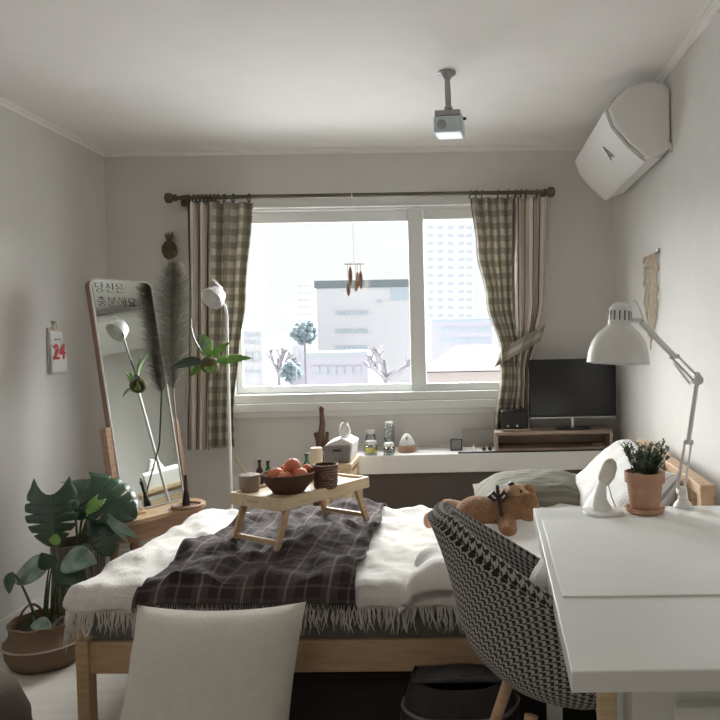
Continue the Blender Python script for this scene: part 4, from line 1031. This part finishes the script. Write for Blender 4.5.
# ------------------------------------------------------------------ chair
CH = Vector((.205, 1.65, 0)); CA = math.radians(9)
chh_ = thing('shell_chair', 'houndstooth upholstered tub chair with wooden legs tucked at the desk', 'chair', CH, CA)
def rimz(d):
    if d <= 90: return .862 - .20 * max(0, (d - 18) / 72) ** 1.25
    k = (d - 90) / 50; return .662 - .02 * k - .09 * max(0, k - .5) ** 2 * 4
def shell(u, v, off=0):
    a = (u * 2 - 1); d = abs(a) * 140; th = math.radians(min(d, 90)); sg = 1 if a > 0 else -1
    zr = rimz(d); z = .455 + (zr - .455) * v ** 1.15
    fl = math.sin(min(1, v / .5) * PI / 2) ** .5
    R = .21 * fl + off
    rb = R + .015 * v + .07 * v ** 2.5; ry = R + .03 * v
    x = -rb * math.cos(th); y = ry * math.sin(th) * sg
    if d > 90: x = .19 * (d - 90) / 50 * (.35 + .65 * fl) ; y = ry * (1 - .06 * ((d - 90) / 50) ** 2) * sg
    return Vector((x, y, z))
def suv(u, v): return ((u * 2 - 1) * .72, v * .46)
B().grid(lambda u, v: shell(u, v), 72, 36, suv).build('outer_shell', M_hound, chh_, thick=.012, off=-1, fn=True)
B().grid(lambda u, v: shell(u, .06 + .94 * v, -.030) + Vector((0, 0, .004)), 72, 30, suv).build('inner_padding', M_hound, chh_, thick=.012, off=0)
def rimf(u, v):
    p = shell(u, 1, -.016); q0 = shell(max(0, u - .01), 1, -.016); q1 = shell(min(1, u + .01), 1, -.016)
    t_ = (q1 - q0).normalized(); a = 2 * PI * v; n1 = t_.cross(Vector((0, 0, 1))).normalized(); n2 = n1.cross(t_)
    return p + (n1 * math.cos(a) + n2 * math.sin(a)) * .0175
B().grid(rimf, 90, 16, lambda u, v: ((u * 2 - 1) * .72, v * .11)).build('padded_rim', M_hound, chh_)
B().tube([shell(i / 70, .985, .004) for i in range(71)], .0035, 8).build('rim_piping', mat('grey_piping', (.30, .295, .29), .9), chh_)
def seatf(u, v):
    a = 2 * PI * u; r = v
    return Vector((.15 * r * math.cos(a) + .02, .15 * r * math.sin(a), .545 + .012 * (1 - r * r) - .03 * max(0, r - .85) * 6))
B().grid(seatf, 40, 10, lambda u, v: (v * .22 * math.cos(2 * PI * u), v * .22 * math.sin(2 * PI * u)), cu=True).build('seat', M_houndin, chh_, thick=.02, off=-1)
B().lathe([(0, .43), (.05, .43), (.055, .44), (.055, .452), (0, .458)], n=28).build('seat_mount', M_black, chh_)
for sx in (-1, 1):
    for sy in (-1, 1):
        B().tube([(sx * .10, sy * .10, .44), (sx * .225, sy * .21, .0)], [.015, .011], 14).build('leg', M_pine, chh_)
    B().tube([(sx * .145, -.145, .25), (sx * .145, .145, .25)], .004, 8).build('brace', M_black, chh_)
B().tube([(-.145, -.145, .25), (.145, .145, .25)], .004, 8).build('brace', M_black, chh_)
q = Vector((.235, 1.60, .54))
pillow('seat_cushion', 'small off-white round cushion propped on the chair seat', M_duvet, .27, .27, .11, orient(Vector((.215, 1.69, .60)), (.3, 1, 0), (-.25, .1, 1)), 'cushion', c=-.06, seed=2)
# black bag on the floor by the bed
q = P(450, 700, Y=2.0)
bg = thing('floor_bag', 'low black bag with pale rim on the floor before the bed', 'bag', (q.x + .03, 2.02, 0), -.03)
def bagf(u, v):
    a = 2 * PI * u; z = .29 * v
    rx = .19 * (1 - .30 * v * v) + .006 * nz(u * 6, v * 4); ry = .095 * (1 - .5 * v) 
    c_, s_ = math.cos(a), math.sin(a)
    return Vector((rx * math.copysign(abs(c_) ** .55, c_), ry * math.copysign(abs(s_) ** .7, s_), z + (.02 * math.cos(2 * a) * v) + .012))
bgb = B().grid(bagf, 60, 16, cu=True); bgb.box((0, 0, .012), (.33, .15, .02)); bgb.build('body', M_bag, bg)
B().tube([bagf(i / 50, .70) * 1.0 + Vector((0, -.002 if i > 25 else .002, 0)) for i in range(50)], .006, 8, True).build('rim', M_bagl, bg)
B().grid(lambda u, v: Vector(((u - .5) * .27, (v - .5) * .10, .305 + .022 * math.cos((u - .5) * PI) * (1 - (2 * v - 1) ** 2))), 20, 8).build('top_flap', M_bag, bg, thick=.006)
# pouf bottom left
pf2 = thing('pouf', 'round taupe pouf at the lower left corner', 'pouf', (-1.515, 2.0, 0))
B().lathe([(0, .0), (.17, .0), (.21, .03), (.235, .10), (.235, .19), (.205, .27), (.15, .315), (.08, .335), (0, .34)], n=56).build('body', M_taupe, pf2)
B().tube([(.236 * math.cos(2 * PI * i / 48), .236 * math.sin(2 * PI * i / 48), .145) for i in range(48)], .004, 8, True).build('seam', M_riser, pf2)
# ------------------------------------------------------------------ monstera in the basket
bc = P(44, 655, Y=2.9); bcx = bc.x + .035
mo2 = thing('belly_basket', 'folded seagrass basket holding the monstera on the floor', 'basket', (bcx, 2.86, 0))
B().lathe([(0, 0), (.10, 0), (.125, .015), (.142, .05), (.146, .085), (.150, .095), (.146, .103), (.134, .115), (.126, .135), (.127, .172), (.122, .172), (.119, .14), (.13, .10), (.11, .02), (0, .012)], n=56).build('body', M_wick, mo2)
B().tube([(.1505 * math.cos(2 * PI * i / 56), .1505 * math.sin(2 * PI * i / 56), .097) for i in range(56)], .004, 8, True).build('fold_band', M_beige, mo2)
B().tube([(.127 * math.cos(2 * PI * i / 56), .127 * math.sin(2 * PI * i / 56), .173 + .003 * math.sin(i)) for i in range(56)], .005, 8, True).build('rim', M_wick, mo2)
for a in (-.6, 2.5):
    p = Vector((.128 * math.cos(a), .128 * math.sin(a), .172)); s = Vector((-math.sin(a), math.cos(a), 0))
    B().tube(bez(p - s * .04, p + Vector((0, 0, .07)), p + s * .04, 10), .005, 8).build('handle', M_wick, mo2)
pl_ = thing('monstera_plant', 'monstera with large split leaves growing from the seagrass basket', 'plant', (bcx, 2.9, .16))
world_parent(B().lathe([(0, .13), (.10, .13), (.117, .15), (.03, .158), (0, .158)], (bcx, 2.9, 0), 28).build('soil', M_soil), pl_)
def mleaf(px, py, y, d, L, W, m, root, base, up_=(0, -.5, 1), droop=.25, notch=True, name='leaf'):
    p = P(px, py, Y=y)
    o = leafmesh(B(), p, d, L, W, droop, up_, .12, notch).build(name, m, thick=.0014); world_parent(o, root)
    b0 = Vector(base); mid = b0.lerp(p, .55) + Vector((0, 0, .06))
    st_ = B().tube(bez(b0, mid, p, 12), [.006 - .0003 * i for i in range(13)], 8).build('stem', M_stem); world_parent(st_, root)
mleaf(50, 495, 2.95, (.05, -.2, -1), .19, .20, M_leafd, pl_, (bcx + .03, 2.9, .15), (.1, -1, .3), .12)
mleaf(50, 566, 2.82, (-1, -.15, -.12), .16, .13, M_leafs, pl_, (bcx - .02, 2.88, .15), (0, -.7, .8), .35, False)
mleaf(52, 568, 2.80, (-.2, -.3, .5), .07, .07, M_leafd, pl_, (bcx - .01, 2.88, .15), (0, -1, .4), .35, False)
mleaf(63, 560, 2.85, (.8, -.3, .12), .14, .12, M_leafs, pl_, (bcx + .0, 2.9, .15), (0, -.8, .8), .3, False)
mleaf(58, 566, 2.84, (.7, -.3, -.3), .13, .11, M_leafd, pl_, (bcx + .03, 2.9, .15), (0, -1, .6), .4, False)
mleaf(12, 572, 2.78, (-.1, -.3, -.8), .08, .06, M_leafd, pl_, (bcx - .03, 2.86, .15), (-.4, -1, .4), .2, False)
mleaf(55, 545, 2.9, (.1, -.1, .7), .045, .05, M_leafg, pl_, (bcx, 2.9, .15), (0, -1, .4), .2, False)
mleaf(34, 622, 2.80, (.6, -.4, .1), .09, .06, M_leafs, pl_, (bcx - .05, 2.85, .15), (0, -.6, 1), .5, False)
# second plant in a tall dark planter behind
p2 = P(95, 560, Y=3.12); px2 = p2.x - .07
tp_ = thing('tall_planter', 'tall dark striped planter behind the seagrass basket', 'planter', (px2, 3.12, 0))
M_plst = mat('planter_brown', (.13, .10, .085), .8, c2=(.21, .18, .16), sc=12, stretch=(4, 4, .1))
B().lathe([(0, 0), (.085, 0), (.09, .01), (.10, .40), (.102, .415), (.096, .415), (.092, .38), (0, .37)], n=36).build('body', M_plst, tp_)
rb2 = B()
for i in range(24):
    a = 2 * PI * i / 24; rb2.tube([(.092 * math.cos(a), .092 * math.sin(a), .02), (.101 * math.cos(a), .101 * math.sin(a), .40)], .004, 5)
rb2.build('rib', M_felt, tp_)
p3 = thing('monstera_plant', 'darker monstera with spreading leaves in the tall planter by the mirror', 'plant', (px2, 3.12, .37))
world_parent(B().lathe([(0, .371), (.09, .371), (.02, .385), (0, .385)], (px2, 3.12, 0), 24).build('soil', M_soil), p3)
bs = (px2, 3.12, .38)
mleaf(108, 494, 3.12, (-.9, -.5, .0), .22, .22, M_leafd, p3, bs, (0, -.55, 1), .25)
mleaf(88, 488, 3.08, (.9, -.35, -.28), .22, .21, M_leafd, p3, bs, (0, -.75, 1), .35)
mleaf(72, 486, 3.16, (1, .1, .06), .20, .18, M_leafd, p3, bs, (0, -.35, 1), .2)
mleaf(100, 520, 3.05, (.4, -.6, -.6), .15, .13, M_leafd, p3, bs, (0, -1, .5), .3)
mleaf(98, 500, 3.02, (-.3, -.5, -.4), .06, .06, M_leafg, p3, bs, (0, -1, .5), .3)
mleaf(104, 512, 3.02, (.8, -.4, -.75), .17, .035, M_leafs, p3, bs, (0, -1, .6), .1, False)
mleaf(108, 520, 3.0, (.8, -.3, -.35), .15, .04, M_leafs, p3, bs, (0, -1, .6), .2, False)
# ------------------------------------------------------------------ outside
M_b1 = mat('facade_lilac', (.255, .25, .28), .9, var=.02); M_b2 = mat('facade_white', (.30, .302, .31), .9, var=.02)  # outdoor haze is put into these colours: walls and windows kept close in tone
M_b3 = mat('facade_warm', (.29, .25, .235), .9, var=.02); M_gl = mat('facade_glass', (.21, .245, .27), .5, var=.05)
M_gl2 = mat('facade_window_grey', (.225, .24, .26), .5, var=.05); M_roofb = mat('roof_teal', (.08, .10, .105), .8, var=.05)
M_tree = mat('hazy_tree', (.09, .12, .13), .95, var=.1); M_tw = mat('hazy_twig', (.16, .15, .165), .95); M_grd = mat('far_ground', (.44, .44, .45), .95, var=.04)
M_redr = mat('roof_red', (.05, .037, .034), .9, var=.03)
struct(B().box((0, 330, -9.05), (900, 640, .1)).build('ground', M_grd))
def bld(name, label, x0p, x1p, ytp, D, dep, m, rows=(), z0=-9, roof=None, over=.0, rz=0):
    a, b2 = P(x0p, ytp, Y=D), P(x1p, ytp, Y=D); zt2 = (a.z + b2.z) / 2; w2 = b2.x - a.x; cx = (a.x + b2.x) / 2
    t = thing(name, label, 'building', (cx, D + dep / 2, z0))
    B().box((0, 0, (zt2 - z0) / 2), (w2, dep, zt2 - z0)).build('wall', m, t)
    if roof: B().box((0, 0, zt2 - z0 + .25), (w2 + over, dep + over, .5 + over)).build('roof', roof, t)
    for (xa, xb, ya, yb, n_, gm) in rows:
        for i in range(n_):
            xx0 = xa + (xb - xa) * (i + .12) / n_; xx1 = xa + (xb - xa) * (i + .88) / n_
            p0, p1 = P(xx0, yb, Y=D), P(xx1, ya, Y=D); p0.z, p1.z = min(p0.z, p1.z), max(p0.z, p1.z)
            B().box(((p0.x + p1.x) / 2 - cx, -dep / 2 - .01, (p0.z + p1.z) / 2 - z0), (abs(p1.x - p0.x), .12, max(.1, p1.z - p0.z))).build('window', gm, t)
    return t
bld('office_building', 'wide hazy white building in the middle of the window view', 316, 418, 286, 85, 20, M_b2,
    [(335, 368, 311, 315, 8, M_gl), (335, 368, 329, 333, 8, M_gl), (335, 368, 346, 350, 8, M_gl), (387, 418, 289, 300, 1, M_gl), (376, 383, 300, 303, 1, M_gl2)], roof=M_roofb, over=.4)
bld('apartment_tower', 'tall hazy apartment tower seen through the right pane', 423, 474, 217, 190, 22, M_b2,
    [(x, x + 7, y, y + 3.2, 1, M_gl2) for y in range(226, 320, 8) for x in (427, 437, 447, 458, 466)][:60])
bld('apartment_tower', 'thin distant apartment tower left of the white building', 296, 313, 281, 230, 20, M_b2,
    [(298, 311, y, y + 2, 3, M_gl2) for y in range(285, 330, 7)])
bld('low_house', 'long low hazy building at the lower left of the window view', 228, 262, 337, 70, 12, M_b2,
    [(230, 260, 341, 344, 4, M_gl), (240, 260, 352, 362, 3, M_gl2), (230, 260, 370, 373, 5, M_gl)], roof=M_gl2)
bld('low_house', 'hazy bluish block right of the long low building', 262, 290, 345, 88, 10, M_b1, [(265, 288, 350, 356, 5, M_gl), (265, 288, 362, 370, 5, M_gl)])
bld('low_house', 'rounded lilac house beneath the white building', 306, 368, 358, 60, 10, M_b1, [(312, 362, 366, 374, 6, M_gl2)], roof=M_gl2)
bld('low_house', 'hazy blue-grey block in the right pane', 432, 492, 322, 120, 14, M_b1, [(440, 490, 327, 332, 6, M_gl), (440, 490, 338, 343, 6, M_gl)], roof=M_gl)
t = bld('low_house', 'house with pale red roof at the right pane bottom', 424, 505, 372, 45, 8, M_b3, [])
a_, b_2 = P(418, 372, Y=44.5), P(512, 372, Y=44.5)
cxr = t.location.x; zr_ = a_.z + 9
rr2 = B().prism([(a_.x - cxr, -4.6, zr_), (b_2.x - cxr, -4.6, zr_), (b_2.x - cxr - 1.0, 0, zr_ + 1.5), (a_.x - cxr + 2.2, 0, zr_ + 1.5)], (0, 4.6, 0)); rr2.build('roof', M_redr, t)
def tree(label, px, py, D, r, m, bare=False, grp='hazy trees outside'):
    c = P(px, py, Y=D); t = thing('tree', label, 'tree', (c.x, D, -9), group=grp)
    h = c.z + 9
    tr_ = B().tube([(0, 0, 0), (.1, 0, h * .6), (0, 0, h)], [.25, .2, .1], 8)
    if bare:
        def br(p, d, L, k):
            e = p + d * L; tr_.tube([p, (p + e) / 2 + Vector((random.uniform(-.1, .1), 0, .05)), e], [.05 * k, .04 * k, .03 * k], 4)
            if k > 1:
                for _ in range(3):
                    d2 = (d + Vector((random.uniform(-.8, .8), random.uniform(-.5, .5), random.uniform(-.1, .6)))).normalized(); br(e, d2, L * .72, k - 1)
        for _ in range(6):
            br(Vector((0, 0, h - r * .6)), Vector((random.uniform(-1, 1), random.uniform(-.6, .6), random.uniform(.2, 1))).normalized(), r * .5, 3)
        tr_.build('branches', M_tw, t)
    else:
        tr_.build('trunk', M_tw, t)
        cr = B()
        for i in range(70):
            d = Vector((random.gauss(0, 1), random.gauss(0, 1), random.gauss(0, 1))).normalized(); cr.ball(Vector((0, 0, h)) + d * r * random.uniform(.35, .85), r * random.uniform(.16, .3), 8)
        cr.build('crown', m, t)
tree('round teal hazy tree left of the white building', 304, 333, 66, 1.25, M_tree)
tree('bare hazy tree in front of the white building', 385, 360, 38, 1.7, M_tree, True)
tree('bare hazy tree at the left of the window view', 278, 358, 50, 1.6, M_tree, True)
tree('low hazy bush beside the rounded lilac house', 292, 372, 48, .8, M_tree)
# ------------------------------------------------------------------ light
W = bpy.data.worlds.new('sky'); S.world = W; W.use_nodes = True; nt = W.node_tree; bg_ = nt.nodes['Background']
tc = nd(nt, 'ShaderNodeTexCoord')
def dotd(v):
    n = nd(nt, 'ShaderNodeVectorMath', operation='DOT_PRODUCT'); nt.links.new(tc.outputs['Generated'], n.inputs[0]); n.inputs[1].default_value = Vector(v).normalized(); return n.outputs['Value']
SKY, GLOW, BACK = 1.08, 50.0, 1.2  # extra sky brightness added out of view to light the room and facades
mr = nd(nt, 'ShaderNodeMapRange', interpolation_type='SMOOTHSTEP'); nt.links.new(dotd((0, 0, 1)), mr.inputs[0]); mr.inputs[1].default_value = .175; mr.inputs[2].default_value = .42
fw = nd(nt, 'ShaderNodeMapRange', interpolation_type='SMOOTHSTEP'); nt.links.new(dotd((0, 1, 0)), fw.inputs[0]); fw.inputs[1].default_value = -.05; fw.inputs[2].default_value = .35
sd_ = nd(nt, 'ShaderNodeMapRange', interpolation_type='SMOOTHSTEP'); nt.links.new(math_(nt, 'ABSOLUTE', dotd((1, 0, 0))), sd_.inputs[0]); sd_.inputs[1].default_value = .36; sd_.inputs[2].default_value = .6  # low side lobes added beyond the view to brighten the side walls
lowz = nd(nt, 'ShaderNodeMapRange', interpolation_type='SMOOTHSTEP'); nt.links.new(dotd((0, 0, 1)), lowz.inputs[0]); lowz.inputs[1].default_value = .0; lowz.inputs[2].default_value = .12
g1 = math_(nt, 'MULTIPLY', math_(nt, 'MAXIMUM', math_(nt, 'MULTIPLY', mr.outputs[0], .62), math_(nt, 'MULTIPLY', sd_.outputs[0], lowz.outputs[0])), fw.outputs[0])
bk = math_(nt, 'MAXIMUM', dotd((0, -1, .35)), 0)
st_ = math_(nt, 'ADD', math_(nt, 'ADD', math_(nt, 'MULTIPLY', g1, GLOW), math_(nt, 'MULTIPLY', bk, BACK)), SKY)
nt.links.new(st_, bg_.inputs['Strength']); bg_.inputs['Color'].default_value = (.97, .985, .98, 1)
ld = bpy.data.lights.new('window_portal', 'AREA'); ld.shape = 'RECTANGLE'; ld.size = wr - wl; ld.size_y = wt - wb; ld.cycles.is_portal = True
lo_ = bpy.data.objects.new('window_portal', ld); COL.objects.link(lo_); lo_.location = ((wl + wr) / 2, YB + .21, (wt + wb) / 2); lo_.rotation_euler = (-PI / 2, 0, 0)
# round ceiling fixture added out of view as fill for the room
t = thing('ceiling_fill_light', 'round white fill light added to the ceiling out of view', 'fill light', (-.7, .35, ZC))
B().lathe([(0, -.001), (.2, -.001), (.2, -.02), (0, -.02)], n=40).build('base', M_white, t)
M_fill, nt2, b2_ = newmat('fill_diffuser'); b2_.inputs['Emission Color'].default_value = (1, .94, .87, 1); b2_.inputs['Emission Strength'].default_value = 14
B().lathe([(0, -.075), (.10, -.07), (.17, -.05), (.19, -.02), (0, -.02)], n=40).build('diffuser', M_fill, t)
S.view_settings.view_transform = 'Standard'; S.view_settings.look = 'None'; S.view_settings.gamma = 1; S.view_settings.use_curve_mapping = False
S.view_settings.exposure = 0
c_ = S.cycles; c_.use_denoising = True; c_.max_bounces = 14; c_.diffuse_bounces = 8; c_.transparent_max_bounces = 12; c_.caustics_reflective = False; c_.caustics_refractive = False
c_.sample_clamp_indirect = 10
